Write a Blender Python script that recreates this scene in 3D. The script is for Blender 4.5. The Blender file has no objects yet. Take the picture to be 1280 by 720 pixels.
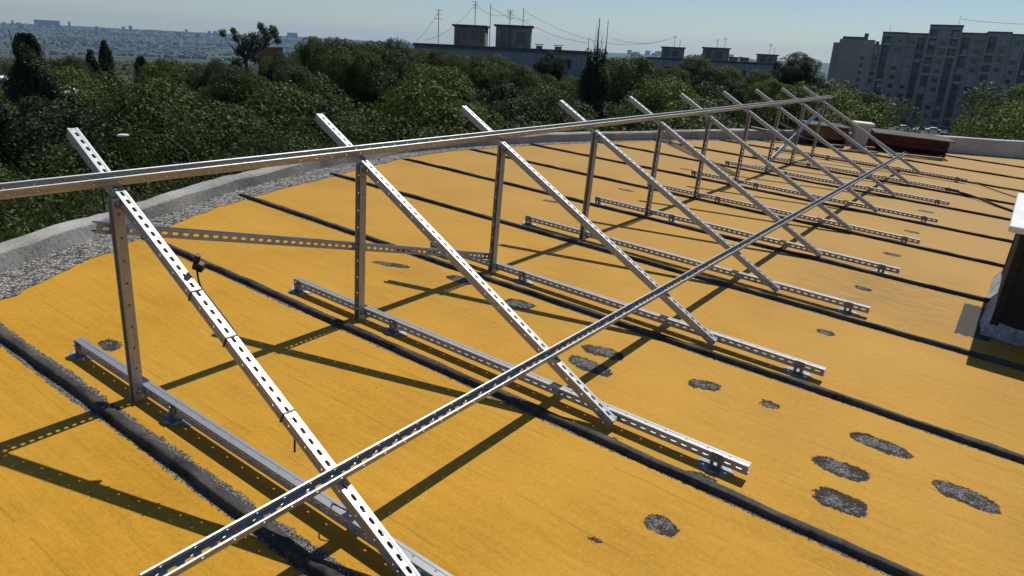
import bpy, bmesh, math, random
import numpy as np
from mathutils import Matrix, Vector, noise
R = math.radians
random.seed(7); rng = np.random.default_rng(11)
scene = bpy.context.scene
col = scene.collection

# ------------------------------------------------------------------ frames of reference
# the roof slopes by about three degrees: everything on it is built in roof coordinates and tilted by RM
RM = Matrix.Rotation(math.atan(.05), 4, 'X')
CAM_ROOF = Vector((-1.182, -3.035, 1.493))
CAM = RM @ CAM_ROOF
GZ = -17.0

def at(az, el, d):
    """point seen from the eye at azimuth/elevation (degrees), d metres away"""
    a = R(az)
    return Vector((CAM.x + d*math.sin(a), CAM.y + d*math.cos(a), CAM.z + d*math.tan(R(el))))

# ------------------------------------------------------------------ object helpers
def tag(o, label=None, cat=None, group=None, kind=None):
    if label: o['label'] = label
    if cat: o['category'] = cat
    if group: o['group'] = group
    if kind: o['kind'] = kind
    return o

def link(name, me, m, parent=None, mat=None):
    o = bpy.data.objects.new(name, me); col.objects.link(o)
    if m is not None and me is not None and not me.materials:
        for x in (m if isinstance(m, (list, tuple)) else [m]): me.materials.append(x)
    if parent is not None: o.parent = parent
    if mat is not None: o.matrix_basis = mat
    return o

def from_bm(name, bm, m, parent=None, mat=None, smooth=False):
    me = bpy.data.meshes.new(name); bm.normal_update(); bm.to_mesh(me); bm.free()
    if smooth: me.polygons.foreach_set('use_smooth', [True]*len(me.polygons))
    return link(name, me, m, parent, mat)

def empty(name, mat):
    o = bpy.data.objects.new(name, None); col.objects.link(o); o.matrix_basis = mat
    o.empty_display_size = .2
    return o

def copy_tree(o, parent=None):
    c = o.copy(); col.objects.link(c); c.parent = parent
    for ch in list(o.children): copy_tree(ch, c)
    return c

def add_box(bm, x0, x1, y0, y1, z0, z1, mi=0):
    v = [bm.verts.new(p) for p in ((x0,y0,z0),(x1,y0,z0),(x1,y1,z0),(x0,y1,z0),(x0,y0,z1),(x1,y0,z1),(x1,y1,z1),(x0,y1,z1))]
    for f in ((0,3,2,1),(4,5,6,7),(0,1,5,4),(1,2,6,5),(2,3,7,6),(3,0,4,7)):
        q = bm.faces.new([v[i] for i in f]); q.material_index = mi
    return v

def bevel(bm, w, seg=1):
    bmesh.ops.bevel(bm, geom=bm.edges[:], offset=w, segments=seg, affect='EDGES', profile=.5)

def box_obj(name, dims, m, parent=None, mat=None, bv=0):
    bm = bmesh.new(); add_box(bm, *dims)
    if bv: bevel(bm, bv, 2)
    return from_bm(name, bm, m, parent, mat)

def tube(bm, pts, r, n=8, taper=None):
    rings = []
    for i, p in enumerate(pts):
        p = Vector(p)
        d = (Vector(pts[min(i+1, len(pts)-1)]) - Vector(pts[max(i-1, 0)])).normalized()
        a = d.cross(Vector((0,0,1)));
        if a.length < .01: a = d.cross(Vector((0,1,0)))
        a.normalize(); b = d.cross(a)
        rr = r if taper is None else r*(1+(taper-1)*i/(len(pts)-1))
        rings.append([bm.verts.new(p + (a*math.cos(t)+b*math.sin(t))*rr) for t in [2*math.pi*k/n for k in range(n)]])
    for A, B in zip(rings, rings[1:]):
        for k in range(n): bm.faces.new((A[k], A[(k+1)%n], B[(k+1)%n], B[k]))
    bm.faces.new(rings[0][::-1]); bm.faces.new(rings[-1])

def frame_mat(origin, xdir, zdir):
    x = Vector(xdir).normalized(); z = Vector(zdir); z = (z - x*z.dot(x)).normalized(); y = z.cross(x)
    m = Matrix((x, y, z)).transposed().to_4x4(); m.translation = Vector(origin)
    return m

# ------------------------------------------------------------------ materials
class NT:
    def __init__(s, name):
        s.m = bpy.data.materials.new(name); s.m.use_nodes = True
        s.t = s.m.node_tree; s.b = s.t.nodes['Principled BSDF']; s.out = s.t.nodes['Material Output']
        s.tc = s.t.nodes.new('ShaderNodeTexCoord')
    def n(s, typ, ins=None, **kw):
        nd = s.t.nodes.new(typ)
        for k, v in kw.items(): setattr(nd, k, v)
        for k, v in (ins or {}).items():
            if isinstance(v, bpy.types.NodeSocket): s.t.links.new(v, nd.inputs[k])
            else: nd.inputs[k].default_value = v
        return nd
    def math(s, op, a, b=0.0, c=None, clamp=False):
        nd = s.n('ShaderNodeMath', {0: a, 1: b}, operation=op, use_clamp=clamp)
        if c is not None:
            if isinstance(c, bpy.types.NodeSocket): s.t.links.new(c, nd.inputs[2])
            else: nd.inputs[2].default_value = c
        return nd.outputs[0]
    def noise(s, scale, vec=None, detail=4, rough=.6, dist=0):
        return s.n('ShaderNodeTexNoise', {'Vector': vec or s.tc.outputs['Object'], 'Scale': scale, 'Detail': detail, 'Roughness': rough, 'Distortion': dist}).outputs['Fac']
    def scaled(s, sc, loc=(0,0,0), rot=(0,0,0)):
        return s.n('ShaderNodeMapping', {'Vector': s.tc.outputs['Object'], 'Scale': sc, 'Location': loc, 'Rotation': rot}).outputs[0]
    def ramp(s, fac, stops):
        nd = s.n('ShaderNodeValToRGB', {'Fac': fac}); cr = nd.color_ramp
        while len(cr.elements) < len(stops): cr.elements.new(.5)
        for e, (p, c) in zip(cr.elements, stops):
            e.position = p; e.color = (*c, 1) if len(c) == 3 else c
        return nd.outputs['Color']
    def mix(s, fac, a, b, blend='MIX'):
        nd = s.n('ShaderNodeMix', {0: fac}, data_type='RGBA', blend_type=blend)
        for k, v in ((6, a), (7, b)):
            if isinstance(v, bpy.types.NodeSocket): s.t.links.new(v, nd.inputs[k])
            else: nd.inputs[k].default_value = (*v, 1)
        return nd.outputs[2]
    def set(s, **kw):
        for k, v in kw.items():
            k = k.replace('_', ' ')
            if isinstance(v, bpy.types.NodeSocket): s.t.links.new(v, s.b.inputs[k])
            else: s.b.inputs[k].default_value = (*v, 1) if isinstance(v, tuple) and len(v) == 3 else v
        return s
    def bump(s, h, strength=.5, dist=.01):
        s.t.links.new(s.n('ShaderNodeBump', {'Height': h, 'Strength': strength, 'Distance': dist}).outputs[0], s.b.inputs['Normal'])
        return s


def mottled(name, c1, c2, scale=3, rough=.8, bump=.3, bdist=.01, metal=0, fine=60, spec=.3):
    t = NT(name)
    f = t.math('ADD', t.math('MULTIPLY', t.noise(scale), .65), t.math('MULTIPLY', t.noise(fine, detail=2), .35))
    t.set(Base_Color=t.ramp(f, [(.35, c1), (.65, c2)]), Roughness=rough, Metallic=metal)
    t.b.inputs['Specular IOR Level'].default_value = spec
    if bump: t.bump(t.noise(fine, detail=3), bump, bdist)
    return t.m

SEAMS = [-1.27, -.14, 1.02, 2.12, 3.25, 4.42, 5.58, 6.66, 7.84, 8.95, 10.22, 11.55, 13.1]
PATCHES = [  # x, y, half-width x, half-length y, turn
    (1.81,-2.9,.055,.125,0), (1.50,-2.81,.06,.105,.1), (1.27,-2.86,.065,.1,.05), (1.65,-3.22,.06,.12,-.1),
    (.71,-2.42,.045,.06,0), (1.77,-2.15,.05,.08,.3), (1.81,-2.44,.035,.05,0), (2.92,-2.42,.04,.05,.2),
    (1.73,-1.63,.055,.12,.2), (1.545,-1.66,.055,.13,-.1), (.135,-.01,.035,.07,0), (1.93,-.97,.06,.1,.1),
    (1.985,-.50,.05,.1,.1), (1.85,-.03,.035,.13,.4), (3.98,-2.42,.045,.06,0), (5.15,-2.42,.045,.07,0), (6.2,-2.42,.045,.07,0), (7.4,-2.4,.05,.08,0),
    (1.04,-2.42,.05,.07,.2), (5.3,.1,.04,.09,0), (7.1,.2,.04,.1,0), (4.2,.3,.04,.08,.3), (.40,-2.53,.018,.022,0), (.50,-2.30,.012,.02,0), (1.05,-2.05,.018,.025,.5)]

def roof_material():
    t = NT('yellow_roof_coating')
    P = t.tc.outputs['Object']
    # colour of the coating: blotches, roller streaks along the strips, fine grain
    blot = t.noise(1.3, detail=5, rough=.6)
    streak = t.noise(1, t.scaled((26, 1.6, 1)), detail=6, rough=.65)
    streak2 = t.noise(1, t.scaled((90, 7, 1), rot=(0,0,.35)), detail=4)
    grain = t.noise(230, detail=2, rough=.7)
    f = t.math('ADD', t.math('MULTIPLY', blot, .4), t.math('MULTIPLY', streak, .27))
    mid = t.noise(48, detail=5, rough=.75)
    f = t.math('ADD', t.math('MULTIPLY', f, .72), t.math('ADD', t.math('MULTIPLY', mid, .26), t.math('ADD', t.math('MULTIPLY', streak2, .06), t.math('MULTIPLY', grain, .13))))
    c = t.ramp(f, [(.36, (.35,.175,.014)), (.46, (.475,.245,.020)), (.55, (.55,.29,.028)), (.70, (.63,.37,.06))])
    sep = t.n('ShaderNodeSeparateXYZ', {0: P}); X, Y = sep.outputs[0], sep.outputs[1]
    # dusty far roof, with glancing sheen and haze painted into its colour
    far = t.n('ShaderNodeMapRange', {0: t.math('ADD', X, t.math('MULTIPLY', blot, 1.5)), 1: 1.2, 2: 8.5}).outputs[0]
    dust_sheen = t.math('MULTIPLY', far, t.n('ShaderNodeMapRange', {0: streak, 1: .25, 2: .62, 3: .35, 4: .85}).outputs[0])
    c = t.mix(dust_sheen, c, t.mix(mid, (.24,.15,.05), (.40,.26,.10)))
    scuff = t.n('ShaderNodeMapRange', {0: t.noise(1, t.scaled((3, 1.1, 1)), detail=7, rough=.75), 1: .62, 2: .78}).outputs[0]
    c = t.mix(t.math('MULTIPLY', scuff, .4), c, (.50,.34,.13))
    # worn dirty zones, the strongest on the way to the shaft
    dz = t.n('ShaderNodeMapRange', {0: t.noise(.75, detail=6, rough=.7), 1: .50, 2: .72}).outputs[0]
    dd_ = t.n('ShaderNodeVectorMath', {0: P, 1: (4.1,-2.55,0)}, operation='DISTANCE').outputs['Value']
    near = t.n('ShaderNodeMapRange', {0: dd_, 1: 1.0, 2: .1}).outputs[0]
    rub = t.n('ShaderNodeMapRange', {0: t.noise(1, t.scaled((30, 4, 1)), detail=7, rough=.8), 1: .42, 2: .62}).outputs[0]
    c = t.mix(t.math('MULTIPLY', dz, t.math('ADD', .12, t.math('MULTIPLY', rub, .22))), c, (.26,.16,.05))
    c = t.mix(t.math('MULTIPLY', near, t.math('MULTIPLY', rub, .75)), c, (.15,.10,.045))
    # dark specks and scratches
    sp = t.n('ShaderNodeTexVoronoi', {'Vector': P, 'Scale': 4.2}, feature='F1')
    keep = t.n('ShaderNodeSeparateColor', {0: sp.outputs['Color']}).outputs[0]
    spk = t.math('MULTIPLY', t.math('LESS_THAN', sp.outputs['Distance'], t.math('MULTIPLY', keep, .028)), t.math('GREATER_THAN', keep, .55))
    c = t.mix(t.math('MULTIPLY', spk, .8), c, (.06,.035,.015))
    # joints of the membrane rolls, thin lines running along the strips
    ln = t.math('ABSOLUTE', t.math('SUBTRACT', t.math('FRACT', t.math('ADD', t.math('MULTIPLY', X, 2.7), t.math('MULTIPLY', t.noise(.8), .25))), .5))
    line = t.math('MULTIPLY', t.math('LESS_THAN', ln, .008), t.math('GREATER_THAN', t.noise(2.3, detail=2), .48))
    c = t.mix(t.math('MULTIPLY', line, .35), c, (.22,.11,.02))
    # chipped gravel margins beside the ridges
    wob = t.noise(38, detail=4, rough=.8)
    wide = t.noise(1.7, detail=3)
    best = None
    for sx, (wl, wr) in zip(SEAMS, [(.05,.05)]+[(.048,.050)]+[(.045,.020)]*1+[(.044,.020)]*3+[(.032,.014)]*7):
        d = t.math('SUBTRACT', X, sx)
        dl = t.math('DIVIDE', t.math('MULTIPLY', d, -1.0), wl); dr = t.math('DIVIDE', d, wr)
        m = t.math('MAXIMUM', dl, dr)
        best = m if best is None else t.math('MINIMUM', best, m)
    lim = t.math('ADD', t.math('MULTIPLY', wob, 1.3), t.math('MULTIPLY', wide, .9))
    margin = t.math('LESS_THAN', best, t.math('SUBTRACT', lim, .12))
    # bare patches where the coating was ground off
    pb = None
    dist = t.n('ShaderNodeTexNoise', {'Vector': P, 'Scale': 13, 'Detail': 7, 'Roughness': .85}).outputs['Color']
    pv = t.n('ShaderNodeVectorMath', {0: t.n('ShaderNodeVectorMath', {0: dist, 1: (.5,.5,.5)}, operation='SUBTRACT').outputs[0], 1: (.11,.11,0)}, operation='MULTIPLY').outputs[0]
    pp = t.n('ShaderNodeVectorMath', {0: P, 1: pv}, operation='ADD').outputs[0]
    for (x, y, a, b, w) in PATCHES:
        a *= .98; b *= .93
        mp = t.n('ShaderNodeMapping', {'Vector': pp, 'Location': (x, y, 0), 'Rotation': (0,0,w), 'Scale': (a, b, 1)}, vector_type='TEXTURE').outputs[0]
        s2 = t.n('ShaderNodeSeparateXYZ', {0: mp})
        l = t.math('ADD', t.math('POWER', t.math('ABSOLUTE', s2.outputs[0]), 2.6), t.math('POWER', t.math('ABSOLUTE', s2.outputs[1]), 2.6))
        pb = l if pb is None else t.math('MINIMUM', pb, l)
    patch = t.math('LESS_THAN', pb, 1.0)
    # grey torch-on repair in front of the shaft
    mx = t.math('MAXIMUM', t.math('DIVIDE', t.math('ABSOLUTE', t.math('SUBTRACT', X, 3.90)), .36), t.math('DIVIDE', t.math('ABSOLUTE', t.math('SUBTRACT', Y, -3.10)), .095))
    rep = t.math('LESS_THAN', t.math('ADD', mx, t.math('MULTIPLY', wob, .3)), 1.12)
    gv = t.n('ShaderNodeTexVoronoi', {'Vector': P, 'Scale': 240}, feature='F1')
    g1 = t.n('ShaderNodeSeparateColor', {0: gv.outputs['Color']}).outputs[0]
    gcol = t.ramp(t.math('ADD', t.math('MULTIPLY', g1, .65), t.math('MULTIPLY', t.noise(60, detail=3), .35)), [(.26, (.055,.05,.046)), (.48, (.13,.122,.11)), (.8, (.34,.325,.30))])
    pcol = t.mix(t.math('MULTIPLY', t.math('GREATER_THAN', t.math('ADD', t.noise(11, detail=6, rough=.8), t.math('MULTIPLY', pb, .16)), .56), .75), gcol, (.035,.026,.02))
    c = t.mix(margin, c, gcol)
    c = t.mix(rep, c, t.mix(wob, (.025,.022,.016), (.06,.052,.04)))
    c = t.mix(patch, c, pcol)
    rest = t.math('MAXIMUM', margin, patch)
    t.set(Base_Color=c, Roughness=t.math('ADD', .62, t.math('MULTIPLY', rest, .3)))
    t.b.inputs['Specular IOR Level'].default_value = .14
    h = t.math('ADD', t.math('MULTIPLY', grain, .45), t.math('MULTIPLY', t.math('ADD', streak2, mid), .5))
    h = t.math('ADD', h, t.math('MULTIPLY', t.math('MULTIPLY', rest, gv.outputs['Distance']), 2.2))
    h = t.math('SUBTRACT', h, t.math('MULTIPLY', patch, .5))
    t.bump(t.math('ADD', h, t.math('MULTIPLY', t.noise(6, detail=5), .8)), .8, .005)
    return t.m

def steel(name, tone, rough, stain=.25):
    t = NT(name)
    cells = t.n('ShaderNodeTexVoronoi', {'Vector': t.tc.outputs['Object'], 'Scale': 120}).outputs['Color']
    sp = t.n('ShaderNodeSeparateColor', {0: cells}).outputs[0]
    long_ = t.noise(1, t.scaled((6, 90, 90)), detail=4)
    f = t.math('ADD', t.math('MULTIPLY', sp, .2), t.math('MULTIPLY', long_, .8))
    c = t.ramp(f, [(.3, tuple(v*(1-stain) for v in tone)), (.6, tone)])
    t.set(Base_Color=c, Metallic=.66, Roughness=t.n('ShaderNodeMapRange', {0: f, 1: .3, 2: .7, 3: rough+.09, 4: rough-.05}).outputs[0])
    t.bump(long_, .12, .002)
    return t.m

def leaf(name, dark, light, trans=.25):
    t = NT(name)
    P = t.tc.outputs['Object']
    oi = t.n('ShaderNodeObjectInfo')
    gi = t.n('ShaderNodeNewGeometry')
    f = t.math('ADD', t.math('MULTIPLY', t.noise(.45, detail=3), .5), t.math('MULTIPLY', gi.outputs['Random Per Island'], .45))
    f = t.math('ADD', f, t.math('MULTIPLY', t.math('SUBTRACT', oi.outputs['Random'], .5), .35))
    c = t.ramp(f, [(.2, dark), (.75, light)])
    t.set(Base_Color=c, Roughness=.6)
    t.b.inputs['Specular IOR Level'].default_value = .22
    tr = t.n('ShaderNodeBsdfTranslucent', {'Color': t.mix(.5, c, tuple(min(1, v*1.6) for v in light))})
    mx = t.n('ShaderNodeMixShader', {0: trans, 1: t.b.outputs[0], 2: tr.outputs[0]})
    t.t.links.new(mx.outputs[0], t.out.inputs[0])
    return t.m

def gravel_mat():
    t = NT('loose_gravel')
    v = t.n('ShaderNodeTexVoronoi', {'Vector': t.tc.outputs['Object'], 'Scale': 62})
    g = t.n('ShaderNodeSeparateColor', {0: v.outputs['Color']}).outputs[0]
    f = t.math('ADD', t.math('MULTIPLY', g, .6), t.math('MULTIPLY', t.noise(9, detail=6, rough=.75), .5))
    t.set(Base_Color=t.ramp(f, [(.28, (.04,.036,.033)), (.5, (.14,.13,.115)), (.8, (.38,.36,.33))]), Roughness=.9)
    t.bump(t.math('SUBTRACT', 1, v.outputs['Distance']), 1, .02)
    return t.m

def facade_mat(name, c1, c2, px=3.0, pz=2.8):
    """concrete panels with darker joints and weather streaks"""
    t = NT(name)
    sep = t.n('ShaderNodeSeparateXYZ', {0: t.tc.outputs['Object']})
    jx = t.math('LESS_THAN', t.math('ABSOLUTE', t.math('SUBTRACT', t.math('FRACT', t.math('DIVIDE', sep.outputs[0], px)), .5)), .02)
    jz = t.math('LESS_THAN', t.math('ABSOLUTE', t.math('SUBTRACT', t.math('FRACT', t.math('DIVIDE', sep.outputs[2], pz)), .5)), .03)
    st = t.noise(1, t.scaled((1.1, 1.1, .12)), detail=6, rough=.7)
    c = t.ramp(st, [(.3, c1), (.7, c2)])
    c = t.mix(t.math('MULTIPLY', t.math('MAXIMUM', jx, jz), .5), c, tuple(v*.45 for v in c1))
    t.set(Base_Color=c, Roughness=.85)
    return t.m

def ground_mat():
    t = NT('far_ground')
    a = t.noise(.012, detail=8, rough=.65); b = t.noise(.05, detail=5, rough=.7)
    big = t.noise(.0022, detail=5, rough=.6)
    f = t.math('ADD', t.math('MULTIPLY', a, .35), t.math('ADD', t.math('MULTIPLY', b, .3), t.math('MULTIPLY', big, .35)))
    c = t.ramp(f, [(.40, (.010,.018,.008)), (.49, (.020,.030,.013)), (.56, (.055,.060,.035)), (.66, (.12,.115,.085))])
    t.set(Base_Color=c, Roughness=.95)
    return t.m

M = dict(
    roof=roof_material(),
    bitumen=mottled('bitumen', (.016,.016,.017), (.085,.080,.074), 7, .85, .8, .004, fine=45, spec=.2),
    zinc=steel('galvanised_steel', (.40,.415,.43), .44),
    zinc2=steel('galvanised_bracket', (.23,.24,.25), .45),
    concrete=mottled('weathered_concrete', (.17,.165,.155), (.38,.37,.35), 2.2, .9, .6, .008, fine=45),
    white_wall=mottled('whitewashed_parapet', (.30,.295,.29), (.52,.515,.50), 2, .9, .4, .008, fine=30),
    slabside=mottled('roof_slab_side', (.2,.19,.18), (.33,.32,.30), .8, .9, .3, .02, fine=12),
    gravel=gravel_mat(),
    rust=mottled('rusted_steel', (.03,.009,.007), (.12,.035,.022), 6, .8, .5, .006, fine=50),
    rust2=mottled('rusted_orange_steel', (.09,.028,.014), (.27,.12,.06), 7, .85, .5, .006, fine=50),
    white=mottled('white_painted_metal', (.6,.6,.59), (.78,.78,.77), 5, .5, .1, .002, fine=40),
    black=mottled('black_plastic', (.012,.012,.013), (.022,.022,.024), 20, .45, 0),
    darkpanel=mottled('dark_shaft_panel', (.010,.011,.013), (.026,.028,.032), 5, .75, .4, .006, fine=40),
    silver=mottled('silver_roof_paste', (.16,.165,.17), (.46,.47,.48), 14, .75, .8, .006, fine=60),
    bark=mottled('bark', (.05,.04,.03), (.13,.11,.085), 6, .95, .8, .02, fine=25),
    wood=mottled('old_timber', (.14,.10,.07), (.32,.26,.20), 9, .9, .5, .005, fine=60),
    asphalt=mottled('asphalt', (.045,.045,.047), (.075,.074,.072), .3, .92, .2, .01, fine=8),
    glass=mottled('dark_window_glass', (.012,.014,.018), (.03,.034,.04), .9, .15, 0, spec=.6),
    curtain=mottled('curtained_window', (.20,.21,.22), (.40,.41,.42), 1.3, .6, 0),
    leafA=leaf('leaf_dark_green', (.015,.026,.006), (.060,.080,.015)),
    leafB=leaf('leaf_mid_green', (.023,.037,.006), (.086,.110,.018)),
    leafC=leaf('leaf_bright_green', (.038,.058,.008), (.120,.155,.022)),
    leafD=leaf('leaf_grey_green', (.035,.050,.028), (.12,.145,.085)),
    leafE=leaf('leaf_very_dark', (.012,.022,.008), (.038,.055,.014)),
    panelD=facade_mat('grey_panel_facade', (.25,.235,.21), (.37,.35,.315)),
    panelC=facade_mat('brown_panel_facade', (.22,.195,.17), (.31,.28,.245)),
    panelA=facade_mat('pale_blue_grey_panel', (.17,.185,.20), (.29,.305,.32), 3.2, 2.7),
    darkroof=mottled('dark_roof_edge', (.05,.048,.045), (.12,.115,.105), 1.5, .9, 0),
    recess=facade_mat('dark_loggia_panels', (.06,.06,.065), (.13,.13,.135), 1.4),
    brick=mottled('penthouse_plaster', (.15,.13,.12), (.30,.28,.26), .9, .9, 0),
    maroon=mottled('maroon_roof_sheet', (.016,.009,.009), (.028,.015,.014), .6, .95, 0, spec=.05),
    cityA=mottled('far_pale_block', (.17,.17,.17), (.30,.29,.28), .02, .9, 0),
    cityB=mottled('far_grey_block', (.09,.09,.1), (.16,.16,.16), .02, .9, 0),
    ground=ground_mat(),
)

# ------------------------------------------------------------------ slotted strut channel
def ring_cell(bm, fn, a, b, lo, hi, slot_l, slot_w):
    """rectangle a..b x lo..hi with a slot/hole in its middle"""
    cx, cy = (a+b)/2, (lo+hi)/2; W, H = (b-a)/2, (hi-lo)/2
    h = slot_w/2; s = max(slot_l/2-h, .0012); k = .7071*h
    inn = [(-s,h),(s,h),(s+k,k),(s+h,0),(s+k,-k),(s,-h),(-s,-h),(-s-k,-k),(-s-h,0),(-s-k,k)]
    out = [(-s,H),(s,H),(W,H),(W,0),(W,-H),(s,-H),(-s,-H),(-W,-H),(-W,0),(-W,H)]
    I = [bm.verts.new(fn(cx+x, cy+y)) for x, y in inn]; O = [bm.verts.new(fn(cx+x, cy+y)) for x, y in out]
    for i in range(10):
        j = (i+1) % 10
        bm.faces.new((O[i], O[j], I[j], I[i]))

KP = .86      # size of the strut section
def channel_mesh(name, L, slot_pitch=.043, hole_pitch=.086, w=.041, d=.041):
    L = L/KP; slot_pitch /= KP; hole_pitch /= KP
    """axis +X from 0 to L, slotted web at z=0 facing +Z, open side down"""
    bm = bmesh.new(); hw = w/2; g = .0016
    def strip(p, q, holes=None):
        # p,q: (y,z) ends of one fold of the section
        fn = lambda x, u: (x, p[0]+(q[0]-p[0])*u/lw, p[1]+(q[1]-p[1])*u/lw)
        lw = math.hypot(q[0]-p[0], q[1]-p[1])
        if holes is None:
            v = [bm.verts.new(fn(*a)) for a in ((0,0),(L,0),(L,lw),(0,lw))]; bm.faces.new(v); return
        pitch, sl, sw, off = holes
        n = max(1, int((L-.004)/pitch)); e = (L-n*pitch)/2
        def plain(a, b):
            if b-a > 1e-5:
                v = [bm.verts.new(fn(*c)) for c in ((a,0),(b,0),(b,lw),(a,lw))]; bm.faces.new(v)
        plain(0, e)
        for i in range(n):
            ring_cell(bm, fn, e+i*pitch, e+(i+1)*pitch, 0, lw, sl, sw)
        plain(e+n*pitch, L)
    slot = (slot_pitch, .029, .013, 0); hole = (hole_pitch, .009, .009, 0)
    strip((-hw,0),(-.0115,0)); strip((-.0115,0),(-.010,-g)); strip((-.010,-g),(.010,-g), slot); strip((.010,-g),(.0115,0)); strip((.0115,0),(hw,0))
    for s in (-1, 1):
        a = s*hw; b = s*(hw-g)
        strip((a,0),(a,-.012)); strip((a,-.012),(b,-.0135)); strip((b,-.0135),(b,-.0275), hole); strip((b,-.0275),(a,-.029)); strip((a,-.029),(a,-d))
        strip((a,-d),(s*.0165,-d)); strip((s*.0165,-d),(s*.0165,-d+.004))
    for v in bm.verts: v.co *= KP
    bmesh.ops.remove_doubles(bm, verts=bm.verts[:], dist=.00005)
    bmesh.ops.recalc_face_normals(bm, faces=bm.faces[:])
    me = bpy.data.meshes.new(name); bm.to_mesh(me); bm.free(); me.materials.append(M['zinc'])
    return me

def channel(name, me, mat, parent=None):
    o = link(name, me, None, parent, mat)
    s = o.modifiers.new('sheet', 'SOLIDIFY'); s.thickness = .0016; s.offset = 0
    return o

def bolt(parent, p, zdir, r=.0095, h=.008):
    bm = bmesh.new()
    bmesh.ops.create_cone(bm, cap_ends=True, segments=6, radius1=r, radius2=r, depth=h, matrix=Matrix.Translation((0,0,h/2+.002)))
    bmesh.ops.create_cone(bm, cap_ends=True, segments=14, radius1=r*1.5, radius2=r*1.5, depth=.002, matrix=Matrix.Translation((0,0,.001)))
    z = Vector(zdir).normalized(); m = z.to_track_quat('Z', 'Y').to_matrix().to_4x4(); m.translation = p
    return from_bm('bolt', bm, M['zinc2'], parent, m)

# ------------------------------------------------------------------ one mounting frame (local origin on the roof under the rail's back end)
def make_leg(parent, y, h):
    bm = bmesh.new()
    # folded plate standing on the near side of the rail, with a long slot in it
    for x0, x1, y0, y1, z0, z1 in ((-.0405,-.0375,-.021,-.007,0,h-.002), (-.0405,-.0375,.007,.021,0,h-.002), (-.0405,-.0375,-.007,.007,h-.026,h-.002), (-.0405,-.0375,-.007,.007,0,.008),
                                   (-.0375,-.012,-.021,-.0185,0,h-.040), (-.0375,-.012,.0185,.021,0,h-.040), (-.058,.006,-.026,.026,-.003,0)):
        add_box(bm, x0, x1, y0, y1, z0, z1)
    o = from_bm('leg', bm, M['zinc2'], parent, Matrix.Translation((.0365, y, .006)))
    bm = bmesh.new(); n = 22
    def ringv(k, rx, ry, z, j): return [bm.verts.new((math.cos(2*math.pi*i/n)*rx*(1+j*noise.noise(Vector((i*.9, y*7, k)))), math.sin(2*math.pi*i/n)*ry*(1+j*noise.noise(Vector((i*.9+5, y*7, k)))), z)) for i in range(n)]
    A = ringv(0, .050, .066, .0015, .6); B = ringv(1, .046, .060, .004, .6); C_ = ringv(2, .03, .04, .0045, .3)
    for P_, Q_ in ((A, B), (B, C_)):
        for i in range(n): bm.faces.new((P_[i], P_[(i+1)%n], Q_[(i+1)%n], Q_[i]))
    bm.faces.new(C_)
    from_bm('foot_pad', bm, M['silver'], o, Matrix.Translation((-.02, 0, -.006)), smooth=True)
    bolt(o, (-.0405, 0, h-.018), (-1,0,0), .008, .006)
    return o

ZR = .0665            # top of the base rail
RAIL = channel_mesh('base_rail', 2.56); INC = channel_mesh('slanted_rail', 2.055); POST = channel_mesh('post', .80)
SL = Vector((-.045, -1.806, -.933)).normalized()      # the slanted rail's direction, tip to foot
def make_frame():
    root = empty('mounting_frame', RM)
    # base rail: slotted web towards -X, small holes on top
    channel('base_rail', RAIL, frame_mat((-.0, 0, ZR-.0176), (0,-1,0), (-1,0,0)) @ Matrix.Translation((0,0,.0)), root)
    # slanted rail, web up
    nrm = Vector((0,-.4589,.8885)); side = Vector((1,0,0))
    tip = Vector((.018, -.205, .991))
    inc = channel('slanted_rail', INC, frame_mat(tip, SL, nrm), root)
    # post: open towards -X, small holes on the face towards -Y
    channel('post', POST, frame_mat((.0, -.545, .805), (0,0,-1), (1,0,0)), root)
    make_leg(root, -.03, ZR); make_leg(root, -.765, ZR); make_leg(root, -2.443, ZR)
    bolt(root, (-.0176, -.5635, .785), (0,-1,0)); bolt(root, (-.019,-.5635,.045), (0,-1,0), .007)
    bolt(root, (-.044, -1.975, .062), (-1,0,0), .006)
    return root

FX = [-.005, 1.135, 2.239, 3.365, 4.478, 5.596, 6.726, 7.872, 8.956, 10.06]
FLAB = ['nearest steel frame, at the left, with black ties round its slanted rail',
    'second steel frame from the viewer, the diagonal brace passing behind its post',
    'third steel frame from the viewer, the slotted diagonal brace ending at its foot',
    'fourth steel frame from the viewer, with no brace touching its post',
    'fifth steel frame from the viewer, a brace falling away from its post top',
    'sixth steel frame from the viewer, crossed midway by the middle brace',
    'seventh steel frame from the viewer, the middle brace ending at its post foot',
    'eighth steel frame from the viewer, the shiny far brace rising from its foot',
    'ninth steel frame from the viewer, a thick black hose running from its rail',
    'farthest steel frame, beside the rusty sheets, the shiny brace reaching its post top']
proto = make_frame()
for i, x in enumerate(FX):
    o = proto if i == 0 else copy_tree(proto)
    o.matrix_basis = RM @ Matrix.Translation((x, (-.0,.006,-.004,.003,0,.01,-.006,.004,0,.003)[i], 0)) @ Matrix.Rotation((0,.003,-.004,.002,-.003,.002,0,.003,-.002,0)[i], 4, 'Z')
    tag(o, FLAB[i], 'solar mount', 'triangular solar mounting frames on the roof')

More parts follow.
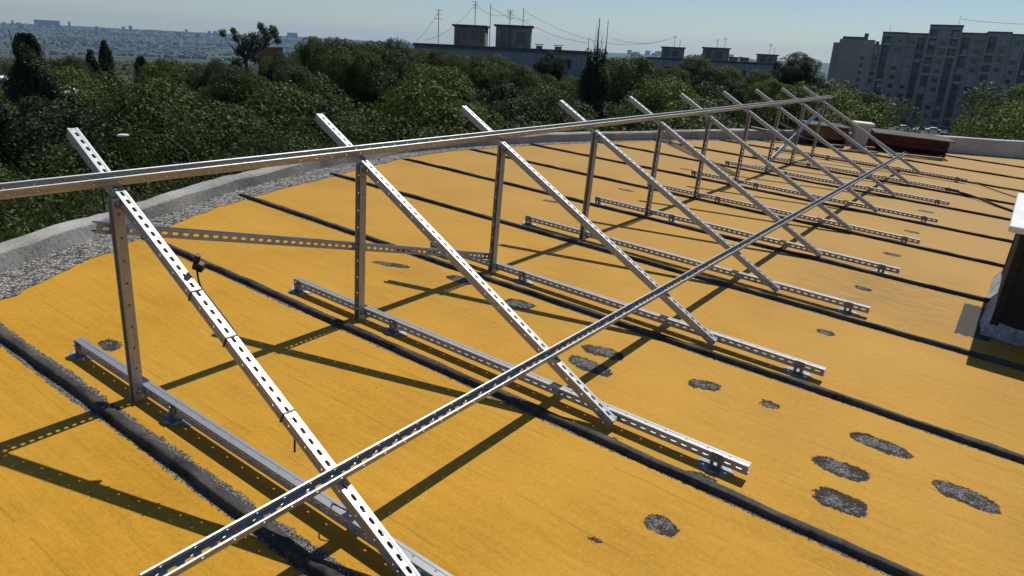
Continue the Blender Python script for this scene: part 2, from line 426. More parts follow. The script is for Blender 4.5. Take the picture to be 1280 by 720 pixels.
# purlins lie open side up on the slanted rails
def purlin(name, x0, x1, y, z, label):
    nrm = Vector((0, .4589, -.8885))       # web downwards
    th = .0435
    base = Vector((x0, y, z)) + Vector((0,-.4589,.8885))*.003
    me = channel_mesh(name, x1-x0)
    o = channel(name, me, RM @ frame_mat(base, (1,0,0), nrm))
    return tag(o, label, 'steel rail', 'long rails across the slanted rails')
def inc_z(y): return .993 + (y+.209)*(.933/1.806)
up = purlin('crossing_rail', -1.6, 10.57, -.497, inc_z(-.497), 'upper steel channel crossing all the frames near their raised tips')
lo = purlin('crossing_rail', -.60, 10.34, -1.70, inc_z(-1.70), 'lower steel channel lying across the frames, its end in the bottom left corner')

def brace(p, q, up_, label, web=(0,-1,0)):
    p = Vector(p); q = Vector(q)
    me = channel_mesh('diagonal_brace', (q-p).length)
    o = channel('diagonal_brace', me, RM @ frame_mat(p, q-p, web))
    bolt(o, ((q-p).length-.04, 0, .001), (0,0,1)); bolt(o, (.1, 0, .001), (0,0,1))
    return tag(o, label, 'steel brace', 'diagonal braces behind the posts')
brace((-.085,-.520,.700), (2.27,-.520,.092), 1, 'slotted brace from the nearest frame down to the third frame')
brace((4.66,-.520,.650), (6.79,-.520,.104), 1, 'slotted brace falling from the fifth frame to the seventh frame')
brace((8.03,-.520,.150), (10.13,-.520,.715), 1, 'bright shiny brace rising from the eighth frame to the farthest frame', web=(0,-.8,.6))

# ------------------------------------------------------------------ ties, connector and cables
def arc(pts, n=10):
    out = []
    P_ = [Vector(p) for p in pts]
    P_ = [P_[0]*2-P_[1]] + P_ + [P_[-1]*2-P_[-2]]
    for i in range(1, len(P_)-2):
        for k in range(n):
            t = k/n; a, b, c, d = P_[i-1], P_[i], P_[i+1], P_[i+2]
            out.append(.5*((2*b)+(c-a)*t+(2*a-5*b+4*c-d)*t*t+(3*b-a-3*c+d)*t**3))
    out.append(P_[-2]); return out
IB = .0195
incM = frame_mat(Vector((FX[0]+.018, -.205, .991)), SL, (0,-.4589,.8885))
for s, lab in ((.885, 'black cable tie round the nearest slanted rail, upper one'), (1.10, 'black cable tie round the nearest slanted rail, middle one'), (1.425, 'black cable tie round the nearest slanted rail, under the lower crossing rail')):
    bm = bmesh.new()
    a = .0192
    for (y0,y1,z0,z1) in ((-a,a,.0015,.003),(-a,a,-.0395,-.038),(-a-.0015,-a,-.0395,.003),(a,a+.0015,-.0395,.003)):
        add_box(bm, -.0028, .0028, y0, y1, z0, z1)
    add_box(bm, -.004,.004, a+.0015, a+.007, -.012,-.004)
    tag(from_bm('cable_tie', bm, M['black'], None, RM @ incM @ Matrix.Translation((s,0,0))), lab, 'cable tie', 'black cable ties on the nearest slanted rail')
bm = bmesh.new()
P0 = [(.80,.045,.018),(.83,.033,.006),(.87,.027,-.008),(.95,.029,-.012),(1.05,.028,-.010),(1.15,.026,-.014),(1.30,.025,-.02),(1.42,.026,-.03),(1.46,.02,-.07),(1.50,.01,-.12)]
tube(bm, arc(P0, 6), .0035, 8)
cb = from_bm('cable', bm, M['black'], None, RM @ incM, True)
tag(cb, 'black cable tied along the nearest slanted rail, a connector at its upper end', 'cable')
bm = bmesh.new()
add_box(bm, -.018,.018,-.014,.014,-.016,.016); bevel(bm, .005, 2)
c0 = from_bm('connector', bm, M['black'], cb, Matrix.Translation((.80,.050,.022)) @ Matrix.Rotation(.6, 4, 'Z'))
bm = bmesh.new(); bmesh.ops.create_cone(bm, cap_ends=True, segments=14, radius1=.011, radius2=.009, depth=.03)
from_bm('connector_nut', bm, M['black'], c0, Matrix.Translation((-.012,.0,.028)))
bm = bmesh.new()
tube(bm, arc([(.02,-1.62,.055),(-.005,-1.66,.09),(.02,-1.72,.072)], 8), .0025, 6)
tag(from_bm('tie_tail', bm, M['black'], None, RM), 'loose black tie end on the nearest base rail', 'cable tie')
# hoses from the far rails to the shaft
def hose(pts, r, label):
    bm = bmesh.new(); tube(bm, arc(pts, 10), r, 10)
    tag(from_bm('hose', bm, M['black'], None, RM, True), label, 'hose')
hose([(FX[8],-2.40,.045),(FX[8]-.02,-2.62,.035),(8.75,-2.85,.02),(8.55,-3.02,.014),(8.35,-3.2,.014),(8.1,-3.5,.014)], .013, 'thick black hose snaking from the ninth base rail to the capped shaft')
hose([(FX[9],-2.45,.045),(FX[9]-.02,-2.66,.03),(9.85,-2.9,.012),(9.6,-3.12,.008),(9.3,-3.4,.008)], .006, 'thin black cable running from the farthest base rail to the right')

# ------------------------------------------------------------------ the roof
CURB = [(-7.2,-9),(-6.6,-5.5),(-5.2,-2.6),(-3.4,-.75),(-1.6,.35),(-.5,.88),(.13,1.17),(.5,1.36),(.98,1.56),(1.45,1.76),(2.17,2.06),(3.29,2.38),(4.57,2.56),(5.4,2.52),(6.1,2.40),(7.2,2.16),(8.6,1.68),(9.7,1.25),(10.84,.72),(11.8,.1),(12.7,-.75),(13.5,-1.75),(14.6,-3.1),(15.8,-4.7),(17.0,-7),(17.6,-10)]
CH = {0:.11, 11:.11, 16:.12, 18:.16, 20:.2, 21:.27, 22:.30, 25:.30}
def ch(i):
    ks = sorted(CH)
    for a, b in zip(ks, ks[1:]):
        if a <= i <= b: return CH[a]+(CH[b]-CH[a])*(i-a)/(b-a)
def offset_line(L_, d):
    out = []
    for i, p in enumerate(L_):
        a = Vector(L_[max(0,i-1)]); b = Vector(L_[min(len(L_)-1,i+1)]); t = (b-a).normalized()
        out.append((p[0]-t.y*d, p[1]+t.x*d))      # to the left of travel = outwards
    return out
def densify(L_, step=.25, vals=None):
    out = []; vs = []
    for i, (a, b) in enumerate(zip(L_, L_[1:])):
        n = max(1, int(math.dist(a, b)/step))
        for k in range(n):
            t = k/n; out.append((a[0]+(b[0]-a[0])*t, a[1]+(b[1]-a[1])*t)); vs.append(i+t)
    out.append(L_[-1]); vs.append(len(L_)-1)
    return out, vs
outer = offset_line(CURB, .145)
bm = bmesh.new()
loop = outer + [(17.6,-16),(-7.4,-16)]
top = [bm.verts.new((x, y, 0)) for x, y in loop]; bot = [bm.verts.new((x, y, -19)) for x, y in loop]
f = bm.faces.new(top); f.material_index = 0
for i in range(len(loop)):
    j = (i+1) % len(loop); f = bm.faces.new((top[i], bot[i], bot[j], top[j])); f.material_index = 1
bm.normal_update()
bm.faces.ensure_lookup_table()
if bm.faces[0].normal.z < 0:
    bmesh.ops.reverse_faces(bm, faces=bm.faces[:])
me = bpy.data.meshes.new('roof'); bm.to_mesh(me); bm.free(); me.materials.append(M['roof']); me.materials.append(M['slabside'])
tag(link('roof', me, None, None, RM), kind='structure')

# gravel strip between coating and kerb
YE = [(-7.0,-9.2),(-6.3,-5.6),(-4.9,-2.9),(-3.2,-1.15),(-1.6,-.05),(-.5,.50),(.02,.80),(.42,1.04),(.75,1.21),(1.1,1.40),(1.52,1.62),(2.2,1.86),(2.94,2.04),(3.6,2.2),(4.5,2.40),(5.3,2.42),(6.1,2.29),(7.1,2.07),(8.6,1.62),(9.7,1.18),(10.8,.64),(11.75,.02),(12.6,-.85),(13.4,-1.85),(14.5,-3.2),(15.7,-4.8),(16.9,-7.1),(17.5,-10)]
ye, _ = densify(YE, .03)
bm = bmesh.new(); A = []; B = []
cu, _ = densify(offset_line(CURB, .02), .03)
import bisect
for k in range(len(ye)):
    x, y = ye[k]; w = noise.noise(Vector((x*6, y*6, 0)))*.03 + noise.noise(Vector((x*33, y*33, 2)))*.016
    a = Vector(ye[max(0,k-1)]); b = Vector(ye[min(len(ye)-1,k+1)]); t = (b-a).normalized()
    A.append(bm.verts.new((x+t.y*w, y-t.x*w, .004)))
    q = cu[min(len(cu)-1, int(k*(len(cu)-1)/(len(ye)-1)))]
    B.append(bm.verts.new((q[0], q[1], .012)))
for k in range(len(A)-1): bm.faces.new((A[k], A[k+1], B[k+1], B[k]))
tag(from_bm('gravel_strip', bm, M['gravel'], None, RM), kind='structure')

# kerb along the curved edge, and the taller whitewashed parapet at the far end
def kerb(name, i0, i1, mat, label, cat, seam):
    L_, vs = densify(CURB, .12)
    sel = [(p, v) for p, v in zip(L_, vs) if i0-1e-6 <= v <= i1+1e-6]
    pts = [p for p, v in sel]; hs = [ch(v) for p, v in sel]
    offs = [(-.035, 0, .006), (-.02, 0, .02), (0, -.014, None), (.015, 0, None), (.21, .004, None), (.235, -.015, None), (.245, -.4, 0)]
    prof = [(0.0, .0), (.006, .88), (.016, .99), (.07, 1.03), (.128, 1.0), (.138, .9), (.142, -1.5)]
    bm = bmesh.new(); rings = []
    for i, (p, h) in enumerate(zip(pts, hs)):
        a = Vector(pts[max(0,i-1)]); b = Vector(pts[min(len(pts)-1,i+1)]); t = (b-a).normalized(); nx, ny = -t.y, t.x
        ring = []
        for j, (o_, zf) in enumerate(prof):
            jn = noise.noise(Vector((p[0]*2.2, p[1]*2.2, j*.7)))*.010 + noise.noise(Vector((p[0]*9, p[1]*9, j)))*.007
            ring.append(bm.verts.new((p[0]+nx*(o_+jn), p[1]+ny*(o_+jn), h*zf + (jn if j else 0))))
        rings.append(ring)
    for Ra, Rb in zip(rings, rings[1:]):
        for j in range(len(prof)-1): bm.faces.new((Ra[j], Ra[j+1], Rb[j+1], Rb[j]))
    bm.faces.new(rings[0]); bm.faces.new(rings[-1][::-1])
    bmesh.ops.recalc_face_normals(bm, faces=bm.faces[:])
    return tag(from_bm(name, bm, mat, None, RM), label, cat)
kerb('roof_kerb', 0, 20.4, M['concrete'], 'low grey concrete kerb following the curved left and back edge of the roof', 'kerb', 1)
kerb('parapet_wall', 20.42, 25, M['white_wall'], 'whitewashed parapet wall at the far right end of the roof', 'parapet', 2)

# bitumen ridges
ENDY = {0:.35, 1:.72, 2:1.37, 3:1.97, 4:2.2, 5:2.36, 6:2.39, 7:2.26, 8:2.02, 9:1.6, 10:.98, 11:.2, 12:-1.25}
for i, sx in enumerate(SEAMS):
    bm = bmesh.new(); y1 = ENDY[i]; y0 = -9; n = int((y1-y0)/.06); rings = []
    hw, hh = (.025, .030) if i < 2 else ((.027,.026) if i < 6 else (.027, .026))
    prof = [(-1,0),(-.96,.5),(-.85,.88),(-.6,1.0),(-.1,.96),(.4,.8),(.85,.42),(1,0)]
    for k in range(n+1):
        y = y0+(y1-y0)*k/n
        wob = noise.noise(Vector((y*1.3, sx*9, 0)))*.010 + noise.noise(Vector((y*5, sx*9, 3)))*.006 + noise.noise(Vector((y*19, sx*9, 5)))*.003
        wv = 1+noise.noise(Vector((y*3, sx*5, 7)))*.12
        e = min(1, (y1-y)/.05+.15) 
        rings.append([bm.verts.new((sx+wob+a*hw*wv, y, max(-.002, b*hh*(.9+.28*noise.noise(Vector((y*5, sx, j*.7)))+.12*noise.noise(Vector((y*17, sx, j*1.7))))*e - (.002 if b == 0 else 0)))) for j, (a, b) in enumerate(prof)])
    for A_, B_ in zip(rings, rings[1:]):
        for j in range(len(prof)-1): bm.faces.new((A_[j], B_[j], B_[j+1], A_[j+1]))
    bm.faces.new(rings[-1]); bm.faces.new(rings[0][::-1])
    bmesh.ops.recalc_face_normals(bm, faces=bm.faces[:])
    tag(from_bm('roof_ridge', bm, M['bitumen'], None, RM, True), kind='structure')

# ------------------------------------------------------------------ shaft at the right
t = empty('ventilation_shaft', RM @ Matrix.Translation((3.68, -3.17, 0)))
tag(t, 'dark ventilation shaft with a white cap slab at the right edge of the roof', 'shaft')
bm = bmesh.new(); add_box(bm, 0, 1.35, -.75, 0, -.01, .50); bevel(bm, .006)
from_bm('body', bm, M['darkpanel'], t)
for a in ((-.012,.035,-.76,-.72),(1.31,1.36,-.76,-.72),(-.012,.035,-.035,.006),(1.31,1.36,-.035,.006)):
    bm = bmesh.new(); add_box(bm, a[0], a[1], a[2], a[3], -.012, .66); from_bm('corner_angle', bm, M['darkpanel'], t)
bm = bmesh.new(); add_box(bm, .04,1.3,-.70,-.05,.49,.63); from_bm('vent_opening', bm, M['black'], t)
bm = bmesh.new(); add_box(bm, -.18,1.2,-.84,.075,.655,.69); bevel(bm, .006); from_bm('cap_slab', bm, M['white'], t)
bm = bmesh.new(); n = 40; A = []; B = []
def edgept(u, w):
    # along -X face then +Y face
    if u < .5: return (-w, -.76+u*2*.80)
    return (-w+(u-.5)*2*(1.45+w), w*.9)
for k in range(n+1):
    u = k/n; w = .05+.035*noise.noise(Vector((u*9,0,0)))
    x, y = edgept(u, w); A.append(bm.verts.new((x, y, .003)))
    x, y = edgept(u, -.004); B.append(bm.verts.new((x, y, .09+.05*noise.noise(Vector((u*7,3,0))))))
for k in range(n): bm.faces.new((A[k], A[k+1], B[k+1], B[k]))
from_bm('base_flashing', bm, M['silver'], t)

# ------------------------------------------------------------------ scrap at the far end
def bent_sheet(name, w, h, dpt, mat, parent, m, seed):
    bm = bmesh.new(); nx = 14
    pts = [(0,0),(.02,h*.45),(-.015,h*.55),(.01,h),(dpt,h+.01),(dpt,h-.02),(.03,h-.025),(.03,.02)]
    rings = []
    for i in range(nx+1):
        x = w*i/nx
        rings.append([bm.verts.new((x, p[0]+.02*noise.noise(Vector((x*3, j, seed))), p[1]+.018*noise.noise(Vector((x*3+9, j, seed))))) for j, p in enumerate(pts)])
    for A_, B_ in zip(rings, rings[1:]):
        for j in range(len(pts)): bm.faces.new((A_[j], A_[(j+1)%len(pts)], B_[(j+1)%len(pts)], B_[j]))
    bm.faces.new(rings[0][::-1]); bm.faces.new(rings[-1])
    bmesh.ops.recalc_face_normals(bm, faces=bm.faces[:])
    return from_bm(name, bm, mat, parent, m)
def rust_hood(x, y, ang, w, h, d, label, over, mats=('rust','rust2')):
    """open rusted steel hood: front apron, overhanging top sheet, end plate, legs; local X along the front"""
    t = empty('rusty_hood', RM @ Matrix.Translation((x, y, 0)) @ Matrix.Rotation(ang, 4, 'Z'))
    tag(t, label, 'scrap metal', 'rusty steel hoods at the far end of the roof')
    bent_sheet('front_apron', w, h*.55, .03, M[mats[0]], t, Matrix.Translation((0,0,h*.38)), x)
    bm = bmesh.new(); add_box(bm, -.02, w+over, -.03, d, h*.93, h); bevel(bm, .004)
    from_bm('top_sheet', bm, M['darkroof'], t)
    for x_ in (0, w-.012):
        bm = bmesh.new(); add_box(bm, x_, x_+.012, .04, d-.04, .02, h*.92); from_bm('end_plate', bm, M[mats[0]], t)
    for q in ((.02,.01),(w-.05,.01),(.02,d-.06),(w-.05,d-.06)):
        bm = bmesh.new(); add_box(bm, q[0], q[0]+.03, q[1], q[1]+.03, 0, h*.92); from_bm('leg', bm, M['rust'], t)
    bm = bmesh.new(); add_box(bm, .03, w-.03, d*.5, d*.5+.02, .01, h*.5); from_bm('inner_plate', bm, M['rust'], t)
    return t
# heading along the front edge, from left to right as seen
a1 = math.atan2(-2.08+1.05, 12.55-12.25)
rust_hood(12.25,-.98, a1, 1.12, .30, .75, 'long rusty steel hood to the right of the white box', .07)
rust_hood(11.55,-.05, math.atan2(-.62,.33), .66, .34, .6, 'shorter rusty steel hood left of the white box with an orange stained front', .02, ('rust2','rust'))
# white box, wider at the top
bm = bmesh.new()
def frus(bm, w0, d0, w1, d1, z0, z1):
    v = [bm.verts.new(p) for p in ((-w0,-d0,z0),(w0,-d0,z0),(w0,d0,z0),(-w0,d0,z0),(-w1,-d1,z1),(w1,-d1,z1),(w1,d1,z1),(-w1,d1,z1))]
    for f_ in ((0,3,2,1),(4,5,6,7),(0,1,5,4),(1,2,6,5),(2,3,7,6),(3,0,4,7)): bm.faces.new([v[i] for i in f_])
t = empty('white_box', RM @ Matrix.Translation((11.95,-.80,0)) @ Matrix.Rotation(a1+.1, 4, 'Z'))
tag(t, 'white box widening towards its lid, between the two rusty hoods', 'box')
frus(bm, .085, .085, .13, .13, 0, .42); bevel(bm, .006); from_bm('body', bm, M['white_wall'], t)  # body greyer than the lid: its shade is put into the colour
bm = bmesh.new(); frus(bm, .145, .145, .15, .15, .42, .455); bevel(bm, .004); from_bm('lid', bm, M['white'], t)
# loose timber and angle iron
JUNK = [((11.9,-.28,.02),(11.3,.35,.30),.022,'wood','grey plank leaning on the kerb left of the rusty hoods'),
        ((11.75,-.35,.03),(11.15,.45,.24),.018,'zinc2','bent grey metal strip lying against the kerb'),
        ((11.35,-.55,.02),(11.75,-1.15,.03),.025,'wood','old plank on the roof in front of the white box'),
        ((11.5,-.42,.06),(12.0,-1.05,.075),.02,'wood','second old plank stacked in front of the white box'),
        ((11.2,.35,.16),(11.05,.75,.20),.02,'zinc2','curled metal offcut resting on the kerb'),
        ((11.95,-1.35,.03),(12.3,-2.05,.035),.03,'wood','long dark board lying in front of the right rusty hood'),
        ((11.65,-.95,.30),(11.45,-1.45,.02),.012,'zinc2','thin rod leaning in front of the white box')]
for p, q, r, m_, lab in JUNK:
    p = Vector(p); q = Vector(q)
    bm = bmesh.new(); L = (q-p).length; add_box(bm, 0, L, -r*1.8, r*1.8, -r*.5, r*.5); bevel(bm, r*.12)
    tag(from_bm('scrap_piece', bm, M[m_], None, RM @ frame_mat(p, q-p, (0,0,1))), lab, 'scrap', 'loose scrap by the rusty hoods')

# rod with two stays on the kerb
t = empty('lightning_rod', RM @ Matrix.Translation((.93, 1.66, .11)))
tag(t, 'thin black rod with two wire stays standing on the kerb behind the nearest post', 'rod')
bm = bmesh.new(); tube(bm, [(0,0,0),(0,0,.45)], .006, 8); from_bm('rod', bm, M['black'], t)
for e in ((-.16,.1,.0),(-.09,.15,.0)):
    bm = bmesh.new(); tube(bm, [e,(0,0,.27)], .0022, 6); from_bm('stay', bm, M['black'], t)
bm = bmesh.new(); add_box(bm, -.03,.07,-.03,.03,-.01,.012); from_bm('base_plate', bm, M['black'], t)

# ------------------------------------------------------------------ ground, far hills
def hill(r, az):
    if r < 450: return GZ
    base = GZ
    if r < 2300: base = GZ - 62*((r-450)/1850)**1.0
    else: base = -79 + 71*min(1, (r-2300)/3900)**1.15
    s = min(1, (r-450)/2500)
    n = noise.noise(Vector((r/900, az*3.2, 1)))*22 + noise.noise(Vector((r/330, az*11, 4)))*9
    ridge = 0
    if r > 5600: ridge = -4 + 9*noise.noise(Vector((az*5, 3, 0))) + 4*noise.noise(Vector((az*23, 8, 0)))
    return base + n*s*(.35 if r > 5600 else .8) + ridge
rs = [0,8,20,40,80,150,250,350,450,600,800,1000,1250,1500,1800,2100,2400,2700,3000,3300,3600,3900,4200,4500,4800,5100,5400,5700,6000,6300,6700,8000,12000]
bm = bmesh.new(); NA = 240; prev = None
for r_ in rs:
    ring = []
    for k in range(NA):
        a = 2*math.pi*k/NA
        z = hill(r_, a if a < math.pi else 2*math.pi-a)
        if r_ > 6500: z = -30 - (r_-6500)*.02
        ring.append(bm.verts.new((CAM.x+r_*math.sin(a), CAM.y+r_*math.cos(a), z)) if r_ else None)
    if r_ == 0: c0v = bm.verts.new((CAM.x, CAM.y, GZ)); prev = None; cur0 = True; continue
    if prev is None:
        for k in range(NA): bm.faces.new((c0v, ring[(k+1)%NA], ring[k]))
    else:
        for k in range(NA): bm.faces.new((prev[k], prev[(k+1)%NA], ring[(k+1)%NA], ring[k]))
    prev = ring
tag(from_bm('ground', bm, M['ground'], None, None, True), kind='structure')

# street and car park seen in the gap at the right
pc = at(84.4, -4.2, 250); 
Mg = Matrix.Translation((pc.x, pc.y, GZ)) @ Matrix.Rotation(-R(84.4), 4, 'Z')
tag(box_obj('road', (-60,60,-45,-25,.0,.05), M['asphalt'], None, Mg), kind='structure')
tag(box_obj('car_park', (-16,14,-24.9,12,.0,.06), M['asphalt'], None, Mg), kind='structure')
def make_car(m, paint, label):
    t = empty('parked_car', m); tag(t, label, 'car', 'cars parked behind the roof')
    bm = bmesh.new()
    prof = [(-2.1,.35),(-2.1,.75),(-1.95,.92),(-1.2,.98),(-.75,1.42),(.75,1.45),(1.25,1.0),(2.0,.88),(2.15,.6),(2.15,.35)]
    A_ = [bm.verts.new((x, -.85 if z < 1.2 else -.68, z)) for x, z in prof]; B_ = [bm.verts.new((x, .85 if z < 1.2 else .68, z)) for x, z in prof]
    bm.faces.new(A_); bm.faces.new(B_[::-1])
    for i in range(len(prof)): bm.faces.new((A_[i], B_[i], B_[(i+1)%len(prof)], A_[(i+1)%len(prof)]))
    bmesh.ops.recalc_face_normals(bm, faces=bm.faces[:]); bevel(bm, .05)
    from_bm('body', bm, paint, t)
    for s in (-1,1): 
        bm = bmesh.new(); v = [bm.verts.new(p) for p in ((-1.1,s*.86,1.0),(1.1,s*.86,1.0),(.7,s*.71,1.38),(-.72,s*.71,1.36))]; bm.faces.new(v)
        o = from_bm('side_window', bm, M['glass'], t); sm = o.modifiers.new('t','SOLIDIFY'); sm.thickness = .03; sm.offset = 0
    bm = bmesh.new(); v = [bm.verts.new(p) for p in ((.8,-.62,1.43),(.8,.62,1.43),(1.27,.72,1.02),(1.27,-.72,1.02))]; bm.faces.new(v)
    o = from_bm('windscreen', bm, M['glass'], t); sm = o.modifiers.new('t','SOLIDIFY'); sm.thickness = .03; sm.offset = 0
    for x in (-1.3,1.35):
        for s in (-1,1):
            bm = bmesh.new(); bmesh.ops.create_cone(bm, cap_ends=True, segments=16, radius1=.32, radius2=.32, depth=.2, matrix=Matrix.Translation((x,s*.78,.32)) @ Matrix.Rotation(R(90),4,'X'))
            from_bm('wheel', bm, M['black'], t)
    return t
silver = mottled('silver_car_paint', (.5,.5,.52), (.6,.6,.62), .5, .25, 0, metal=.5); wht = M['white']; dk = mottled('dark_car_paint', (.02,.025,.04), (.03,.035,.05), .5, .25, 0)
for (px, py, rz, pt, lab) in ((-7.5,-6,.2,wht,'white car parked beyond the parapet, leftmost in the car park'), (-3.8,-8,1.3,silver,'silver car parked beyond the parapet beside the white car'), (.5,-5,.1,wht,'white car parked nearest to the road beyond the parapet'), (3.5,-12,1.45,dk,'dark car parked beyond the parapet under the trees'), (-1.0,3,.1,silver,'silver car parked at the foot of the grey tower')):
    make_car(Mg @ Matrix.Translation((px,py,.06)) @ Matrix.Rotation(rz,4,'Z'), pt, lab)

# ------------------------------------------------------------------ buildings
def bld_mat(az0, az1, d, turn=0):
    p = at((az0+az1)/2, 0, d); w = d*math.tan(R(az1-az0))/1.0
    m = Matrix.Translation((p.x, p.y, GZ)) @ Matrix.Rotation(-R((az0+az1)/2)+turn, 4, 'Z')
    return m, w      # local X to the right as seen, local -Y towards the eye
def ztop(el, d): return CAM.z + d*math.tan(R(el)) - GZ

def windows(parent, spots, w, h, y, limit=100, seed=1):
    rr = random.Random(seed); mg = bpy.data.meshes.new('window'); 
    mes = {}
    for key in ('glass','curtain'):
        bm = bmesh.new(); add_box(bm, -w/2, w/2, 0, .12, -h/2, h/2)
        me_ = bpy.data.meshes.new('window_'+key); bm.to_mesh(me_); bm.free(); me_.materials.append(M[key]); mes[key] = me_
    bm = bmesh.new(); k = 0; rest = 0
    for (x, z) in spots:
        key = 'curtain' if rr.random() < .16 else 'glass'
        if k < limit:
            link('window', mes[key], None, parent, Matrix.Translation((x, y-.03, z)) @ Matrix.Scale(rr.uniform(.8,1.25), 4, (1,0,0)))
        else:
            add_box(bm, x-w/2*rr.uniform(.7,1.15), x+w/2, y-.03, y+.09, z-h/2, z+h/2, 1 if key == 'curtain' else 0); rest += 1
        k += 1
    if rest:
        o = from_bm('window_rows', bm, [M['glass'], M['curtain']], parent); o['kind'] = 'stuff'
    else: bm.free()

def antenna(m, h, label, seed=0, arms=3):
    t = empty('roof_antenna', m); tag(t, label, 'antenna', 'television antennas on the far roofs')
    bm = bmesh.new(); tube(bm, [(0,0,-.2),(0,0,h)], .045, 6); from_bm('mast', bm, M['black'], t)
    rr = random.Random(seed)
    for k in range(arms):
        z = h*(.97-.13*k); a = rr.uniform(0,.5); l = rr.uniform(.3,.6)
        bm = bmesh.new(); tube(bm, [(-l*math.cos(a),-l*math.sin(a),z),(l*math.cos(a),l*math.sin(a),z)], .03, 5); from_bm('crossbar', bm, M['black'], t)
    return t

def wire(p, q, sag, r, label):
    pts = [Vector(p).lerp(Vector(q), k/14) - Vector((0,0,sag*4*(k/14)*(1-k/14))) for k in range(15)]
    bm = bmesh.new(); tube(bm, pts, r, 5)
    tag(from_bm('overhead_wire', bm, M['black']), label, 'wire', 'wires strung between the far roofs')

# A: five-storey block with two penthouses
dA = 105; mA, wA = bld_mat(46.5, 59.9, dA, R(-4)); hA = ztop(-.12, dA)
t = empty('apartment_block', mA); tag(t, 'pale blue-grey apartment block with two roof huts and tall antennas', 'building')
box_obj('wall', (-wA/2, wA/2, 0, 12, 0, hA-.4), M['panelA'], t)
box_obj('roof_parapet', (-wA/2-.15, wA/2+.15, -.15, 12.15, hA-.4, hA), M['darkroof'], t)
spots = [(-wA/2+1.8+3.2*i, 1.6+2.75*j) for j in range(5, -1, -1) for i in range(7) if 1.6+2.75*j < hA-1.8]
windows(t, spots, 1.6, 1.4, 0, 60, 3)
for j in range(4): 
    z = hA-3.4-2.75*j
    box_obj('balcony', (wA/2-5.2, wA/2-2.6, -1.1, 0, z-.1, z+.95), M['panelA'], t)
    box_obj('balcony_opening', (wA/2-5.1, wA/2-2.7, -.04, .1, z+.95, z+2.2), M['glass'], t)
def hut(parent, x0, x1, z, h, opens, y0=2.5):
    o = box_obj('roof_hut', (x0, x1, y0, y0+5, z, z+h), M['brick'], parent)
    box_obj('hut_roof', (x0-.3, x1+.3, y0-.3, y0+5.3, z+h, z+h+.25), M['darkroof'], o)
    for (a, b, c, d_) in opens: box_obj('hut_opening', (x0+(x1-x0)*a, x0+(x1-x0)*b, y0-.05, y0+.1, z+h*c, z+h*d_), M['glass'], o)
def lx(az, d, m): # local x on the facade of a building matrix for an azimuth
    p = m.inverted() @ at(az, 0, d); return p.x
hpa = 2.55
hut(t, lx(49.25,dA,mA), lx(51.7,dA,mA), hA, hpa, ((.08,.22,.1,.9),(.28,.36,.3,.8),(.58,.72,.35,.9),(.84,.95,.3,.8)))
hut(t, lx(52.55,dA,mA), lx(55.3,dA,mA), hA-.1, hpa+.35, ((.12,.26,.0,1),(.34,.45,.1,.9),(.62,.84,.3,.8)))
for az, w_ in ((56.0,.9),(57.5,1.0)):
    x = lx(az,dA,mA); o = box_obj('roof_vent', (x-w_/2, x+w_/2, 3, 4, hA-.1, hA+.45), M['brick'], t); box_obj('vent_cap', (x-w_*.7, x+w_*.7, 2.8, 4.2, hA+.55, hA+.65), M['darkroof'], o)
ant = []
for az, el0, el1, lab in ((48.3,.0,2.35,'tall antenna at the left end of the block with two roof huts'), (51.05,1.4,3.05,'tallest antenna on the left roof hut'), (52.2,0,2.9,'thin mast between the two roof huts'), (53.7,1.6,2.55,'bushy antenna cluster on the right roof hut'), (54.7,1.6,2.75,'thin mast at the right side of the right roof hut')):
    p = at(az, el0, dA+4); h_ = at(az, el1, dA+4).z - p.z
    antenna(Matrix.Translation(p) @ Matrix.Rotation(-R(az),4,'Z'), h_, lab, int(az*10), 6 if 'bushy' in lab else (0 if 'thin' in lab else 3)); ant.append(at(az, el1-.2, dA+4))
wire(ant[0], at(46.6,.0,dA+4), .3, .02, 'wire falling left from the leftmost tall antenna')
wire(ant[1], at(47.2,.1,dA+4), 1.0, .02, 'wire running left from the tallest antenna')
wire(ant[1], ant[3], .9, .02, 'wire sagging between the two roof huts')
wire(ant[2], at(55.2,1.9,dA+4), .5, .02, 'wire over the right roof hut')
wire(ant[3], at(59.6,.5,dA+4), .7, .02, 'wire falling right from the bushy antenna cluster')
wire(ant[4], at(65.6,1.0,150), 2.5, .022, 'long wire from the near block to the farther block')

# B: farther block with three huts
dB = 175; mB, wB = bld_mat(64.3, 74.0, dB, R(3)); hB = ztop(-.30, dB)
t = empty('apartment_block', mB); tag(t, 'farther apartment block with three dark roof huts, partly behind trees', 'building')
box_obj('wall', (-wB/2, wB/2, 0, 12, 0, hB-.5), M['panelA'], t)
box_obj('roof_parapet', (-wB/2-.15, wB/2+.15, -.15, 12.15, hB-.5, hB), M['darkroof'], t)
windows(t, [(-wB/2+2+3.3*i, hB-2.6-2.8*j) for j in range(4) for i in range(9)], 1.7, 1.4, 0, 60, 5)
for a0, a1_, el in ((65.3,67.0,.42),(68.4,70.3,.52),(72.5,73.8,.22)):
    hut(t, lx(a0,dB,mB), lx(a1_,dB,mB), hB, ztop(el,dB)-hB, ((.1,.3,.1,.9),(.5,.75,.2,.8)))
for a0 in (70.7,71.5):
    x = lx(a0,dB,mB); o = box_obj('roof_vent', (x-.9,x+.9,3,5,hB-.1,hB+.7), M['brick'], t); box_obj('vent_cap', (x-1.1,x+1.1,2.8,5.2,hB+.7,hB+.9), M['darkroof'], o)
